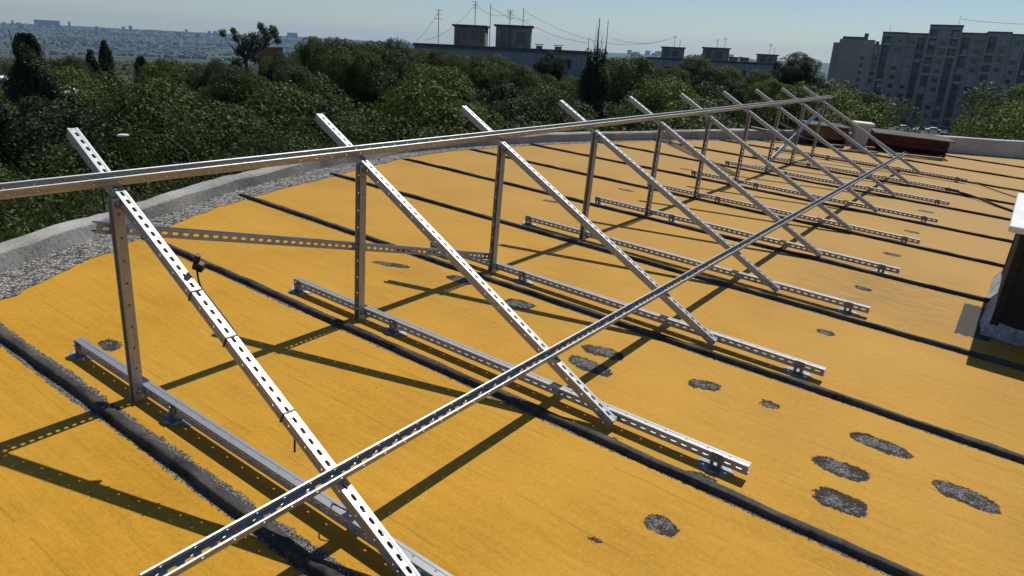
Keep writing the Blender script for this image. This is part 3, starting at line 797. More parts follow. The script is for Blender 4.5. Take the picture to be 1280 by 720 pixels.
for az, e0, e1, lab in ((66.2,.4,1.3,'antenna on the left hut of the farther block'),(66.6,.4,1.05,'thin mast beside the antenna on the left far hut'),(69.3,.5,1.15,'short antenna on the middle hut of the farther block'),(69.85,.5,1.3,'taller antenna on the middle hut of the farther block'),(73.05,.2,1.0,'antenna on the right hut of the farther block'),(73.35,.2,.85,'thin mast on the right hut of the farther block')):
    p = at(az, e0, dB+4); antenna(Matrix.Translation(p) @ Matrix.Rotation(-R(az),4,'Z'), at(az,e1,dB+4).z-p.z, lab, int(az*10), 0 if 'thin' in lab else 2)
wire(at(66.2,1.2,dB+4), at(61.5,.9,dB-20), 1.2, .03, 'wire running left from the farther block')

# C: brown tower, end-on
dC = 335; mC, wC = bld_mat(77.2, 80.5, dC, R(-2)); hC = ztop(1.55, dC)
t = empty('apartment_tower', mC); tag(t, 'brownish apartment tower with a nearly blank end wall', 'building')
box_obj('wall', (-wC/2+2.2, wC/2-4, 0, 14, 0, hC), M['panelC'], t)
box_obj('stepped_wing', (wC/2-4, wC/2, 1.2, 14, 0, hC-1.6), M['panelC'], t)
box_obj('side_wing', (-wC/2, -wC/2+2.2, .8, 14, 0, hC-1.4), M['panelC'], t)
box_obj('lift_room', (-wC/2+3, wC/2-7, 3, 9, hC, hC+1.1), M['darkroof'], t)
windows(t, [(wC/2-7.5, 3+2.9*j) for j in range(10)] + [(wC/2-2+a, 3+2.9*j) for a in (-1,1) for j in range(9)], 1.3, 1.4, 0, 60, 8)
# D: long grey slab tower block
dD = 270; mD, wD = bld_mat(80.2, 92.4, dD, R(2)); wD = dD*2*math.tan(R(6.1)); 
t = empty('apartment_slab', mD); tag(t, 'long grey high-rise slab with rows of windows and a taller stair tower', 'building')
xs = lambda az: lx(az, dD, mD)
secs = [(80.2,81.7,2.02,0),(81.7,82.95,2.0,.9),(82.95,84.85,2.55,-.8),(84.85,86.3,2.12,.5),(86.3,87.6,2.22,-.3),(87.6,89.2,2.12,.5),(89.2,90.6,2.24,-.3),(90.6,92.4,2.1,.5)]
sp = []
for (a0, a1_, el, yy) in secs:
    x0, x1 = xs(a0), xs(a1_); h_ = ztop(el, dD)
    box_obj('wall_section', (x0+.01, x1-.01, yy, 15, 0, h_), M['panelD'], t)
    box_obj('roof_edge', (x0-.1, x1+.1, yy-.2, 15.1, h_, h_+.45), M['darkroof'], t)
    xr = x0
    for q in range(int((x1-x0)/2.9)+1):
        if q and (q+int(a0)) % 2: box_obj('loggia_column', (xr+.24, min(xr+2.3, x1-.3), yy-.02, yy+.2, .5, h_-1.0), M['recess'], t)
        xr = x0+.25+(x1-x0-.5)*q/max(1,int((x1-x0)/2.9))
        box_obj('facade_rib', (xr-.22, xr+.22, yy-.55, yy, 0, h_-.6), M['panelD'], t)
    nwin = int((x1-x0)/2.9); 
    for fl in range(10):
        for q in range(nwin):
            xc = x0+.25+(x1-x0-.5)*(q+.5)/nwin
            sp.append((xc, h_-2.2-2.78*fl, yy))
random.Random(4).shuffle(sp)
sp.sort(key=lambda s: -s[1])
rr = random.Random(9)
mw = {}
for key in ('glass','curtain'):
    bm = bmesh.new(); add_box(bm, -.8,.8,0,.15,-.62,.62); me_ = bpy.data.meshes.new('pane_'+key); bm.to_mesh(me_); bm.free(); me_.materials.append(M[key]); mw[key] = me_
bmr = bmesh.new()
for k, (x, z, yy) in enumerate(sp):
    key = 'curtain' if rr.random() < .22 else 'glass'
    if k < 100: link('window', mw[key], None, t, Matrix.Translation((x, yy-.04, z)) @ Matrix.Scale(rr.uniform(.7,1.1),4,(1,0,0)))
    else: add_box(bmr, x-.8*rr.uniform(.5,1.1), x+.8*rr.uniform(.5,1.1), yy-.04, yy+.1, z-.62, z+.62, 1 if key == 'curtain' else 0)
o = from_bm('window_rows', bmr, [M['glass'], M['curtain']], t); o['kind'] = 'stuff'
bm = bmesh.new()
for k, (x, z, yy) in enumerate(sp):
    if rr.random() < .45: add_box(bm, x-1.2, x+1.2, yy-.5, yy-.01, z-1.5, z-.75)
o = from_bm('balcony_rows', bm, M['panelD'], t); o['kind'] = 'stuff'
p = at(84.55,2.6,dD+3); antenna(Matrix.Translation(p), 3.0, 'mast on the stair tower of the grey slab block', 3, 2)
p = at(80.6,2.1,dD+3); antenna(Matrix.Translation(p), 2.2, 'short mast at the left end of the grey slab block', 4, 1)
wire(at(84.6,3.0,dD+4), at(92,2.9,dD+4), .8, .05, 'wire over the right part of the grey slab block')

# house with white gable and maroon roof among the trees at the left
dH = 62; mH, wH = bld_mat(34.85, 37.6, dH, 0); hb = ztop(-3.4, dH)
t = empty('gabled_house', mH); tag(t, 'house with a narrow white gable and a dark maroon roof among the trees', 'house')
x0 = lx(34.75,dH,mH); x1 = lx(36.9,dH,mH)
box_obj('wall', (x0, x1, 0, 7, 0, hb), M['white_wall'], t)
bm = bmesh.new(); zt_ = ztop(-.95,dH); 
g = [(x0-.02,-.3,hb-1.8),(x0+.52,-.3,hb-1.8),(x0+.46,-.3,hb+.7),(x0+.12,-.3,zt_-.3),(x0-.02,-.3,hb+.8)]
A_ = [bm.verts.new(p) for p in g]; B_ = [bm.verts.new((p[0],p[1]+.25,p[2])) for p in g]
bm.faces.new(A_); bm.faces.new(B_[::-1])
for i in range(5): bm.faces.new((A_[i],B_[i],B_[(i+1)%5],A_[(i+1)%5]))
bmesh.ops.recalc_face_normals(bm, faces=bm.faces[:]); from_bm('gable', bm, M['white'], t)
box_obj('gable_window', (x0+.18, x0+.32, -.34, -.28, hb-.35, hb+.15), M['glass'], t)
bm = bmesh.new(); v = [bm.verts.new(p) for p in ((x0+.1,-.2,hb-.2),(x1,-.2,hb-.2),(x1,3.5,zt_),(x0+.1,3.5,zt_),(x0+.1,7.2,hb-.2),(x1,7.2,hb-.2))]
bm.faces.new((v[0],v[1],v[2],v[3])); bm.faces.new((v[3],v[2],v[5],v[4])); bm.faces.new((v[0],v[3],v[4])); bm.faces.new((v[1],v[5],v[2])); bm.faces.new((v[0],v[4],v[5],v[1]))
bmesh.ops.recalc_face_normals(bm, faces=bm.faces[:]); from_bm('roof', bm, M['maroon'], t)
# low sheds with pale roofs at the far left
for (a0, a1_, el, d, lab) in ((19.9,21.7,-3.45,70,'low shed with a pale flat roof, farthest of the three at the left'),(21.0,22.9,-3.75,62,'low shed with a white flat roof, middle of the three at the left'),(20.9,24.0,-4.2,52,'low shed with a bright sloping roof, nearest of the three at the left')):
    m_, w_ = bld_mat(a0, a1_, d, .25); h_ = ztop(el, d)
    t = empty('shed', m_); tag(t, lab, 'shed', 'sheds with pale roofs among the trees')
    box_obj('wall', (-w_/2, w_/2, 0, 5, 0, h_-.3), M['brick'], t); box_obj('roof', (-w_/2-.3, w_/2+.3, -.4, 5.4, h_-.3, h_-.12), M['white'], t)
# street lamp in front of the trees
pL = at(25.7,-7.2,15.5); t = empty('street_lamp', Matrix.Translation((pL.x+1.2, pL.y-.4, GZ))); tag(t, 'slender street lamp with a white head in front of the dark trees', 'street lamp')
hL = pL.z-GZ
bm = bmesh.new(); tube(bm, [(0,0,0),(0,0,hL-1.6),(-.15,.05,hL-.35),(-.5,.17,hL-.02),(-1.09,.363,hL)], .011, 8); from_bm('pole', bm, M['darkroof'], t, None, True)
bm = bmesh.new(); bmesh.ops.create_uvsphere(bm, u_segments=16, v_segments=10, radius=1, matrix=Matrix.Translation((-1.2,.4,hL)) @ Matrix.Rotation(-.33,4,'Z') @ Matrix.Diagonal((.11,.05,.035,1)))
from_bm('lamp_head', bm, M['white'], t, None, True)

# far city
rr = random.Random(21)
def city_block(az, r_, w, h, d, key, label, group='high-rise blocks on the far hazy ridge'):
    p = at(az, 0, r_); z = hill(r_, R(az))
    o = box_obj('distant_building', (-w/2, w/2, 0, d, -6, h), M[key], None, Matrix.Translation((p.x,p.y,z)) @ Matrix.Rotation(-R(az)+rr.uniform(-.5,.5),4,'Z'))
    tag(o, label, 'building', group)
city_block(22.2, 5900, 150, 36, 20, 'cityB', 'very long dark slab building on the skyline above the left trees', 'large slabs on the far skyline')
city_block(37.6, 5800, 70, 34, 20, 'cityB', 'broad dark building on the skyline beside the sparse tree', 'large slabs on the far skyline')
for k in range(46):
    az = rr.uniform(16, 47); r_ = rr.choice((5800,5700,5500,5200,4700)) + rr.uniform(-250,250)
    city_block(az, r_, rr.uniform(12,28), rr.uniform(14,34), 14, 'cityA' if rr.random() < .65 else 'cityB', 'small pale high-rise block on the far hazy hillside')
for k in range(26):
    az = rr.uniform(60, 78); city_block(az, 5500+rr.uniform(-400,400), rr.uniform(20,60), rr.uniform(14,32), 16, 'cityB', 'small high-rise block on the horizon between the nearer buildings', 'blocks on the horizon')
bm = bmesh.new()
for k in range(5200):
    az = rr.uniform(13, 50); r_ = 1500+4500*rr.random()**.75; p = at(az, 0, r_); z = hill(r_, R(az)); w = rr.uniform(5,11)*(1+(rr.random() < .05)*2.5); h = rr.uniform(3,7); a = rr.uniform(0,3)
    s = len(bm.verts); vs = add_box(bm, -w/2, w/2, -4, 4, -4, h, 0 if rr.random() < .5 else 1)
    bmesh.ops.transform(bm, matrix=Matrix.Translation((p.x,p.y,z)) @ Matrix.Rotation(a,4,'Z'), verts=vs)
tag(from_bm('distant_city', bm, [M['cityA'], M['cityB']]), 'sprawl of small pale houses over the far hazy hillside', 'city', kind='stuff')

# ------------------------------------------------------------------ trees
def quads_mesh(name, C_, N, size, mat, rg):
    n = len(C_)
    N = N/np.linalg.norm(N, axis=1, keepdims=True)
    ref = rg.normal(size=(n,3)); U = np.cross(N, ref); U /= np.linalg.norm(U, axis=1, keepdims=True); V = np.cross(N, U)
    s = size[:,None]; w = .55
    v = np.stack([C_-U*s, C_-V*s*w-N*s*.15, C_+U*s, C_+V*s*w-N*s*.15], 1).reshape(-1,3).astype(np.float32)
    me = bpy.data.meshes.new(name); me.vertices.add(4*n); me.loops.add(4*n); me.polygons.add(n)
    me.vertices.foreach_set('co', v.ravel()); me.loops.foreach_set('vertex_index', np.arange(4*n, dtype=np.int32))
    me.polygons.foreach_set('loop_start', np.arange(0,4*n,4,dtype=np.int32)); me.polygons.foreach_set('loop_total', np.full(n,4,dtype=np.int32))
    me.update(); me.materials.append(mat); return me

def crown_points(rg, R_, H, n, lobes, gap=.3):
    """leaves near the surfaces of many lobes filling an ellipsoid; returns centres and outward normals"""
    L = []
    while len(L) < lobes:
        p = rg.uniform(-1,1,3)
        if np.linalg.norm(p) < 1: 
            L.append((p*np.array([R_*.72,R_*.72,H*.40])+np.array([0,0,H*.5]), rg.uniform(.15,.36)*R_))
    C_ = np.array([l[0] for l in L]); rad = np.array([l[1] for l in L])
    idx = rg.integers(0, lobes, int(n*1.7)); d = rg.normal(size=(len(idx),3)); d /= np.linalg.norm(d,axis=1,keepdims=True)
    rr_ = rad[idx]*(1.08-.45*rg.random(len(idx))**2.2)
    P = C_[idx] + d*rr_[:,None]*np.array([1,1,.85])
    # clustered sprays: pull leaves towards a few hundred twig points
    deep = np.zeros(len(P), bool)
    for c, r_ in zip(C_, rad): deep |= (np.linalg.norm(P-c,axis=1) < r_*.62)
    keep = ~deep | (rg.random(len(P)) < .12)
    P = P[keep]; d = d[keep]
    twig = rg.normal(size=(len(P),3))*.04*R_/4
    P = P + twig
    ph = np.sin(P[:,0]*2.9+P[:,2]*1.7)+np.sin(P[:,1]*3.3-P[:,2]*2.1)+np.sin((P[:,0]+P[:,1])*5.1)
    k2 = (ph > -.45) | (rg.random(len(P)) < gap)
    P = P[k2][:n]; d = d[k2][:n]
    return P, d, L

def trunk_mesh(name, L, h, r0, rg):
    """trunk and limbs in the crown's own coordinates, the trunk running down to the ground"""
    bm = bmesh.new()
    tube(bm, [(0,0,-13),(.1,.05,-6),(.05,.03,0),(0,.05,h)], r0, 9, .5)
    for c, rad in L[:16]:
        s = Vector((0,0,h*(.1+.8*rg.random()))); e = Vector(c)
        if e.z < s.z: s.z = e.z*.6
        mid = s.lerp(e,.5)+Vector(rg.normal(size=3)*.2)
        tube(bm, arc([s, mid, e], 3), r0*.4, 6, .25)
    me = bpy.data.meshes.new(name); bm.to_mesh(me); bm.free(); me.materials.append(M['bark']); return me

PROTO = {}
def proto_tree(key, R_, H, n, size, lobes, mats, seed, shape=None):
    """crown height H, radius R_; origin at the crown's base"""
    rg = np.random.default_rng(seed)
    P, d, L = crown_points(rg, R_, H, n, lobes)
    if shape: P, L = shape(P), L
    Nn = d + rg.normal(size=d.shape)*.75 + np.array([0,0,.25])
    crowns = [quads_mesh('crown', P, Nn, size*rg.uniform(.6,1.35,len(P)), M[mats[0]], rg)]
    for mk in mats[1:]:
        c = crowns[0].copy(); c.materials.clear(); c.materials.append(M[mk]); crowns.append(c)
    tm = trunk_mesh('trunk', [(np.array(l[0]), l[1]) for l in L], H*.5, .2, rg)
    PROTO[key] = dict(R=R_, H=H, crowns=crowns, trunk=tm)

GREENS = ('leafA','leafB','leafC','leafE')
for s in range(3): proto_tree('near%d'%s, 3.6, 6.5, 170000, .036, 74, GREENS, 30+s)
for s in range(4): proto_tree('mid%d'%s, 4.2, 8.5, 80000, .078, 74, GREENS, 50+s)
for s in range(3): proto_tree('far%d'%s, 4.6, 9.5, 34000, .14, 66, GREENS, 70+s)

def place_tree(key, x, y, ztop_, sc, mi, label, group, rot=0, name='broadleaf_tree', zs=1, parent_cat='tree'):
    p = PROTO[key]; H = p['H']*sc*zs
    t = empty(name, Matrix.Translation((x, y, GZ))); tag(t, label, parent_cat, group)
    cz = ztop_-H-GZ
    o = link('crown', p['crowns'][mi], None, t, Matrix.Translation((0,0,cz)) @ Matrix.Rotation(rot,4,'Z') @ Matrix.Diagonal((sc,sc,sc*zs,1)))
    link('trunk', p['trunk'], None, t, o.matrix_basis.copy())
    return t

SKY = [(8,-2),(15,-2),(18,-2.1),(19.3,-1.9),(21.5,-2.3),(25,-2.2),(28,-2.1),(31,-2.3),(33,-2.1),(35,-2.2),(37.2,-1.6),(38.3,-.35),(39.6,0),(42,.25),(45,.2),(46.5,-.35),(48,-.65),(51,-.55),(53,-.7),(54.5,-1.6),(56,-2.3),(57,-1.2),(58.5,-2.2),(59.7,-3.2),(60.7,-1),(61.8,-.3),(63,.35),(64,-.1),(65,-1.6),(66.2,-.6),(68,-.05),(69.3,-.6),(71,-1.2),(73,-1.0),(74,-1.0),(76.5,-.9),(77.5,-.9),(79,-1.1),(80.7,-1.4),(82,-2.1),(83.2,-2.7),(83.7,-4.6),(85.4,-4.6),(85.9,-2.6),(86.4,-1.2),(87,-.2),(88.3,.5),(90,.9),(94,1.2),(105,1)]
def sky_el(a):
    for (a0,e0),(a1_,e1) in zip(SKY, SKY[1:]):
        if a0 <= a <= a1_: return e0+(e1-e0)*(a-a0)/(a1_-a0)
    return -1
roofpoly = [(RM @ Vector((x,y,0))).to_2d() for x, y in loop]
def near_roof(x, y, marg):
    # signed test: inside polygon or closer than marg to its edge
    inside = False; md = 1e9; n = len(roofpoly)
    for i in range(n):
        a = roofpoly[i]; b = roofpoly[(i+1)%n]
        if (a.y > y) != (b.y > y) and x < (b.x-a.x)*(y-a.y)/(b.y-a.y)+a.x: inside = not inside
        ab = b-a; tt = max(0, min(1, ((x-a.x)*ab.x+(y-a.y)*ab.y)/ab.length_squared)); q = a+ab*tt
        md = min(md, math.hypot(x-q.x, y-q.y))
    return inside or md < marg
rt = random.Random(5); count = 0
REG = [(32,'left of the gabled house'),(46,'between the gabled house and the near block'),(60,'in front of the near pale block'),(76,'in front of the farther block'),(83.6,'below the brown tower'),(110,'at the right below the long slab block')]
def region(a):
    for k, v in REG:
        if a < k: return v
    return REG[-1][1]
def minel(az, half):
    return min(sky_el(az+q*half) for q in (-1,-.6,-.3,0,.3,.6,1))
# rows: distance, spacing, drop of the tops below the skyline, prototype family
ROWS = [(10.5,4.6,(-10.5,-8),'near',.80),(14,5.2,(-8.5,-6.5),'near',.9),(18.5,5.4,(-6.0,-4.6),'near',1.0),(24,6,(-4.2,-3.0),'mid',.9),(31,6.4,(-2.6,-1.4),'mid',.95),(40,6.8,(-1.1,-.4),'mid',1.0),(50,7.0,(-.35,.0),'mid',1.0),(64,8,(-.6,.0),'far',.95),(82,9,(-1.0,-.2),'far',1.0),(112,10,(-1.2,-.3),'far',1.0),(145,12,(-1.2,-.3),'far',1.1)]
occ = []
for (d, sp_, dr, fam, sc) in ROWS:
    step = math.degrees(sp_/d); a = 6+rt.random()*step
    while a < 104:
        az = a + rt.uniform(-.25,.25)*step; dd = d*rt.uniform(.92,1.08); a += step
        s = sc*rt.uniform(.85,1.15); Rr = (3.6 if fam == 'near' else 4.2 if fam == 'mid' else 4.6)*s
        half = math.degrees(Rr*.8/dd)
        sk = sky_el(az)
        if d > 30:
            me_ = minel(az, half*.9)
            if me_ < sk-1.2: s *= .62; Rr *= .62; half *= .62; me_ = minel(az, half*.9); 
            top_el = min(sk, me_+.5) + rt.uniform(*dr)
        else:
            top_el = min(rt.uniform(*dr), minel(az, half*.9))
        if 82.9 < az < 85.9 and d > 100: continue
        if 85.9 < az and 18 <= d <= 32: top_el = max(top_el, sky_el(az)-rt.uniform(.2,2.0)) if minel(az,half*.7) > -3 else top_el
        p = at(az, top_el, dd)
        if near_roof(p.x, p.y, Rr*.75): continue
        if p.z < GZ+6: continue
        bad = False
        for (b0,b1,bd,mar) in ((46.5,59.9,104,0),(64.3,74,175,0),(34.7,37.8,62,5)):
            if b0-1 < az < b1+1 and bd-4 < dd < bd+14: bad = True
        if 34.0 < az < 38.0 and 30 < dd < 62: top_el = min(top_el, -3.6 if az < 36 else -2.3); p = at(az, top_el, dd)
        if bad: continue
        fkey = fam+str(rt.randrange(3 if fam != 'mid' else 4))
        w = [3,4,2,2] if az < 75 else [2,4,4,1]
        if az > 85: w = [0,3,5,0]
        mi = rt.choices([0,1,2,3], w)[0]
        rowname = 'by the roof edge' if d < 20 else ('mid-wood' if d < 45 else 'at the back')
        tone = ['dark green','green','bright green','very dark'][mi]
        place_tree(fkey, p.x, p.y, p.z, s, mi, '%s leafy tree %s, %s' % (tone, rowname, region(az)), 'trees of the wood behind the roof', rt.uniform(0,6.28), zs=rt.uniform(.9,1.15))
        count += 1
print('trees', count)

# single trees that stand out
def special(key, az, el, d, sc, mi, label, name='broadleaf_tree', zs=1.0):
    p = at(az, el, d); return place_tree(key, p.x, p.y, p.z, sc, mi, label, None, rt.uniform(0,6), name, zs)
special('mid3', 75.1, .6, 75, .62, 3, 'rounded dark tree standing out left of the brown tower', zs=.9)
special('mid2', 57.1, -.1, 60, .36, 3, 'small dark treetop in front of the pale block, under its roof edge', zs=1.2)
special('mid0', 38.9, .05, 50, .42, 1, 'pointed treetop right of the maroon roof', zs=1.2)
for az_, el_, d_, sc_, mi_, lab_ in ((47.4,-.5,56,.62,1,'green treetop covering the left end of the near pale block'),(49.2,-.75,58,.6,0,'dark green treetop under the left roof hut'),(51.0,-.45,54,.66,1,'green treetop rising highest in front of the near pale block, under its huts'),
        (52.9,-.6,57,.6,1,'green treetop under the right roof hut'),(54.6,-1.3,52,.55,0,'dark green treetop in front of the near pale block, right of its huts'),(62.9,.4,62,.85,1,'broad green tree filling the gap between the two pale blocks'),
        (61.7,-.2,66,.6,0,'dark green treetop just right of the tall narrow poplar'),(67.7,.05,84,.8,1,'green treetop between the left and middle huts of the farther block'),(66.3,-.6,80,.5,1,'smaller green treetop under the left hut of the farther block'),
        (69.3,-.7,70,.6,0,'dark green treetop under the middle hut of the farther block'),(71.0,-1.2,66,.62,3,'very dark treetop under the vents of the farther block'),(73.6,-1.0,60,.5,2,'bright green treetop at the right end of the farther block'),
        (40.6,.05,52,.7,0,'dark green treetop on the skyline, first right of the pointed one'),(42.6,.3,48,.7,1,'highest green treetop on the skyline left of the near pale block'),(44.7,.2,50,.7,0,'dark green treetop on the skyline left of the tall antenna'),(37.4,-2.0,40,.42,0,'dark treetop hiding the right half of the maroon roof'),(33.6,-2.2,35,.45,1,'green treetop under the sparse tree'),(35.7,-3.3,37,.42,0,'dark green treetop under the white gable'),(32.0,-1.7,60,.5,0,'dark green treetop left of the sparse tree'),(28.6,-1.75,62,.5,1,'green treetop between the poplars and the sparse tree'),(23.1,-1.9,60,.5,0,'dark green treetop right of the tall upright tree'),(64.6,-.3,70,.6,1,'green treetop at the left end of the farther block'),(70.2,-.6,72,.6,2,'bright green treetop in front of the vents of the farther block'),(72.4,-.75,74,.62,1,'green treetop in front of the right part of the farther block'),(58.6,-1.9,56,.5,1,'green treetop hiding the lower right of the near pale block'),(48.3,-.35,54,.5,0,'dark green treetop under the left end of the left roof hut'),(36.75,-1.0,44,.36,0,'small dark treetop under the maroon roof'),(55.9,-1.3,54,.5,1,'green treetop just left of the small dark treetop at the pale block')):
    special('mid%d' % rt.randrange(4), az_, el_, d_, sc_, mi_, lab_)
# slim poplars
def poplar(az, el, d, h, r_, n, mat, label, seed, size=.1, bare=0.0, name='poplar_tree'):
    rg = np.random.default_rng(seed); p = at(az, el, d)
    u = rg.random(n)**.8; prof = np.sin(np.clip(u,0.02,1)**.75*math.pi*.93+.12)**.7
    a = rg.random(n)*6.283; q = r_*prof*(.55+.5*rg.random(n)); z = u*h
    lump = 1+.35*np.sin(z*2.7+a*2)*1
    P = np.stack([np.cos(a)*q*lump, np.sin(a)*q*lump, z], 1)
    if bare: P = P[P[:,2] < h*(1-bare)*(.9+.2*rg.random(n))]
    N = np.stack([P[:,0], P[:,1], np.full(len(P),.6)],1)+rg.normal(size=P.shape)*.7
    me = quads_mesh('crown', P, N, size*rg.uniform(.6,1.3,len(P)), M[mat], rg)
    t = empty(name, Matrix.Translation((p.x,p.y,GZ))); tag(t, label, 'tree')
    cz = p.z-h-GZ; link('crown', me, None, t, Matrix.Translation((0,0,cz)))
    bm = bmesh.new(); tube(bm, [(0,0,0),(0,0,cz+h*.5),(.05,0,cz+h*.97)], .2, 8, .12)
    for k in range(26):
        z0 = cz+h*rg.uniform(.15,.75); a_ = rg.random()*6.28; l = h*rg.uniform(.15,.3)
        tube(bm, arc([(0,0,z0),(math.cos(a_)*r_*.55,math.sin(a_)*r_*.55,z0+l*.45),(math.cos(a_)*r_*.6,math.sin(a_)*r_*.6,z0+l)],3), .05, 5, .3)
    from_bm('trunk', bm, M['bark'], t)
poplar(25.3,-.95,70, 9, .75, 5000, 'leafE', 'slim dark poplar rising from the wood at the left', 1, .14)
poplar(20.9, -.7, 46, 8.0, 1.2, 30000, 'leafE', 'tall dark upright tree standing above the wood at the left', 4, .07, name='tall_tree')
poplar(24.4,-1.6,66, 7, .7, 4000, 'leafE', 'shorter slim poplar left of the dark poplar', 2, .14)
poplar(27.4,-1.9,72, 6, .8, 3500, 'leafA', 'low pointed poplar right of the slim dark poplar', 3, .14)
poplar(60.45, 2.75, 46, 12.5, .95, 26000, 'leafE', 'tall narrow poplar with bare twigs at its top beside the pale block', 5, .09, bare=.24)
# bare twigs of that poplar
p = at(60.45, 2.75, 46); 
t = [o for o in bpy.data.objects if o.get('label','').startswith('tall narrow poplar')][0]
bm = bmesh.new(); rg = np.random.default_rng(8)
for k in range(15):
    x = rg.normal()*.22; l = rg.uniform(1.2,3.7); z1 = p.z-GZ-(4.1-l)*.9; 
    tube(bm, arc([(x*.4,0,z1-l-.8),(x*1.5,rg.normal()*.1,z1-l*.4),(x*1.3+rg.normal()*.12,rg.normal()*.1,z1)],4), .015, 5, .35)
from_bm('bare_twigs', bm, M['bark'], t)
# sparse two-headed tree at the left with open crown
rg = np.random.default_rng(77); p = at(35.0, .55, 40)
t = empty('sparse_tree', Matrix.Translation((p.x,p.y,GZ))); tag(t, 'sparse grey-green tree with clumpy open branches in front of the white gable', 'tree')
clumps = []; bm = bmesh.new(); zt0 = p.z-GZ
def loc(az, el): 
    q = at(az, el, 40); return (q.x-p.x, q.y-p.y, q.z-GZ)
for az, el, r_ in ((33.7,.1,.12),(33.85,-.1,.15),(34.0,-.35,.18),(34.2,-.55,.2),(34.5,-.6,.14),(34.2,-.95,.2),(33.9,-1.3,.2),(34.1,-1.7,.2),(33.9,-2.1,.22),(35.4,.5,.14),(35.3,.25,.17),(35.65,.15,.16),(35.95,.35,.13),(36.1,.0,.15),(35.85,-.2,.18),(35.5,-.3,.2),(35.2,-.55,.2),(35.75,-.65,.2),(36.15,-.4,.14),(35.1,-.6,.12),(34.0,-2.6,.26),(33.8,-3.1,.3),(34.9,-.4,.12)):
    c = np.array(loc(az, el))+np.array([0, rg.normal()*.5, 0]); clumps.append((c, r_*1.05))
    s = Vector(loc(34.25,-1.9)); tube(bm, arc([s, s.lerp(Vector(c),.5)+Vector((rg.normal()*.15,0,.1)), Vector(c)],4), .045, 5, .35)
s = loc(34.25,-1.9); tube(bm, [(s[0],s[1],0),(s[0],s[1],s[2]*.6),(s[0],s[1],s[2]+.1)], .14, 8, .6)
from_bm('trunk', bm, M['bark'], t)
Ps = []; Ds = []
for c, r_ in clumps:
    n = int(620*(r_/.25)**1.6); d = rg.normal(size=(n,3)); d /= np.linalg.norm(d,axis=1,keepdims=True)
    Ps.append(c+d*r_*rg.uniform(.2,1.0,(n,1))**.8*rg.uniform(1,1.75,(n,1))); Ds.append(d)
P = np.concatenate(Ps); d = np.concatenate(Ds)
link('crown', quads_mesh('crown', P, d+rg.normal(size=d.shape)*.7, .055*rg.uniform(.6,1.3,len(P)), M['leafD'], rg), None, t)

# far-off wood beyond the individual trees
rg = np.random.default_rng(99); Ps = []; Ns = []
for k in range(1500):
    az = rg.uniform(6, 104); r_ = 190+ (rg.random()**1.2)*750
    if (82.7 < az < 86.2 and r_ < 300) or (46 < az < 60.5 and 98 < r_ < 122) or (63.8 < az < 74.5 and 170 < r_ < 192) or (az > 76.5 and r_ > 250): continue
    q = at(az, 0, r_); zt_ = min(rg.uniform(-3,-.5) + hill(r_, R(az)) - GZ, CAM.z + r_*math.tan(R(max(-2.25, sky_el(az)-.3)))) ; rad = rg.uniform(3.5,6)
    if 86.2 > az > 82.7: zt_ = hill(r_,R(az))+5
    n = 320; d_ = rg.normal(size=(n,3)); d_[:,2] = np.abs(d_[:,2])*1.1-.4; d_ /= np.linalg.norm(d_,axis=1,keepdims=True)
    Ps.append(np.array([q.x,q.y,zt_-rad])+d_*rad*rg.uniform(.8,1.1,(n,1))); Ns.append(d_)
P = np.concatenate(Ps); d_ = np.concatenate(Ns)
o = link('distant_woodland', quads_mesh('distant_woodland', P, d_+rg.normal(size=d_.shape)*.6, .42*rg.uniform(.6,1.4,len(P)), M['leafA'], rg), None)
tag(o, 'far-off dark wood spreading to the foot of the hills', 'woodland', kind='stuff')

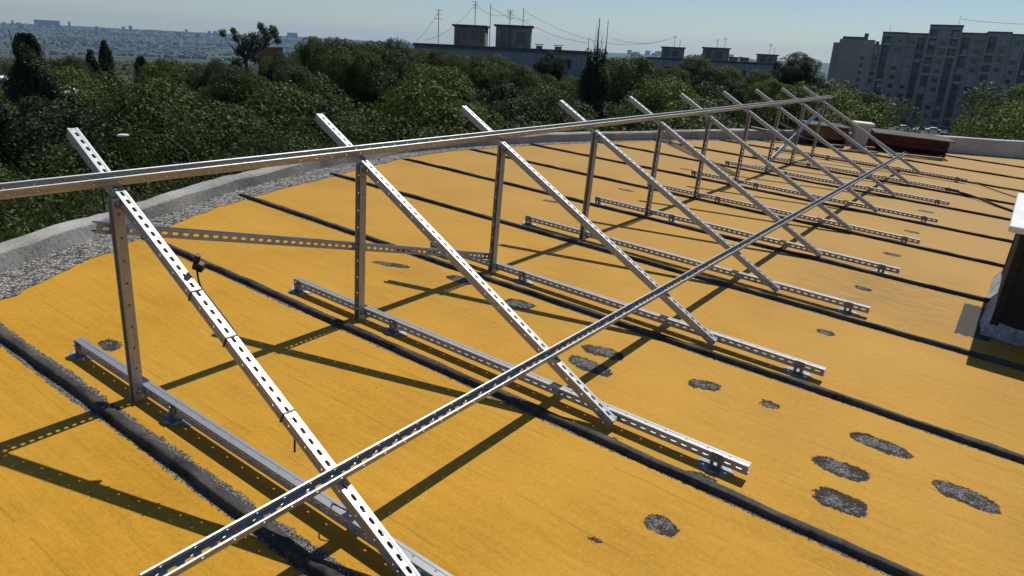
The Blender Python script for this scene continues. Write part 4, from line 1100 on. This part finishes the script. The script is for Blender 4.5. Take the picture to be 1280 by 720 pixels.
# ------------------------------------------------------------------ haze
HAZE = True
if HAZE:
    bm = bmesh.new(); add_box(bm, CAM.x-1500, CAM.x+8500, CAM.y-1500, CAM.y+8500, -330, 120)
    me = bpy.data.meshes.new('haze'); bm.to_mesh(me); bm.free()
    hz = bpy.data.materials.new('haze_air'); hz.use_nodes = True; nt = hz.node_tree; nt.nodes.remove(nt.nodes['Principled BSDF'])
    pv = nt.nodes.new('ShaderNodeVolumePrincipled'); pv.inputs['Color'].default_value = (.45,.70,1,1); pv.inputs['Density'].default_value = .75e-4; pv.inputs['Anisotropy'].default_value = .2
    nt.links.new(pv.outputs[0], nt.nodes['Material Output'].inputs['Volume'])
    me.materials.append(hz); o = bpy.data.objects.new('haze', me); col.objects.link(o); tag(o, kind='stuff')

# ------------------------------------------------------------------ light and camera
s_roof = Vector((.6515, .0187, 1)).normalized(); sdir = (RM.to_3x3() @ s_roof).normalized()
el = math.asin(sdir.z); az = math.atan2(sdir.x, sdir.y)
sun = bpy.data.lights.new('sun', 'SUN'); sun.energy = 4.6; sun.angle = R(.5); sun.color = (1, .955, .88)
so = bpy.data.objects.new('sun', sun); col.objects.link(so); so.rotation_euler = sdir.to_track_quat('Z','Y').to_euler(); so.location = (0,0,60)
w = bpy.data.worlds.new('World'); scene.world = w; w.use_nodes = True; nt = w.node_tree
sky = nt.nodes.new('ShaderNodeTexSky'); sky.sky_type = 'NISHITA'; sky.sun_disc = False; sky.sun_elevation = el; sky.sun_rotation = az; sky.altitude = 100; sky.air_density = 1.0; sky.dust_density = 0.15; sky.ozone_density = 5.5
nt.links.new(sky.outputs[0], nt.nodes['Background'].inputs[0]); nt.nodes['Background'].inputs[1].default_value = .078

cd = bpy.data.cameras.new('camera'); cd.lens = 881.7*36/1280; cd.sensor_width = 36; cd.clip_start = .05; cd.clip_end = 30000
p_, y_, r_ = .3587, .9721, .0928
f = Vector((math.sin(y_)*math.cos(p_), math.cos(y_)*math.cos(p_), -math.sin(p_)))
rt_ = f.cross(Vector((0,0,1))).normalized(); up_ = rt_.cross(f)
r2 = rt_*math.cos(r_)+up_*math.sin(r_); u2 = -rt_*math.sin(r_)+up_*math.cos(r_)
cm = Matrix((r2, u2, -f)).transposed().to_4x4(); cm.translation = CAM_ROOF
co = bpy.data.objects.new('camera', cd); col.objects.link(co); co.matrix_world = RM @ cm; scene.camera = co
scene.view_settings.view_transform = 'Standard'; scene.view_settings.look = 'None'; scene.view_settings.exposure = 0; scene.view_settings.gamma = 1
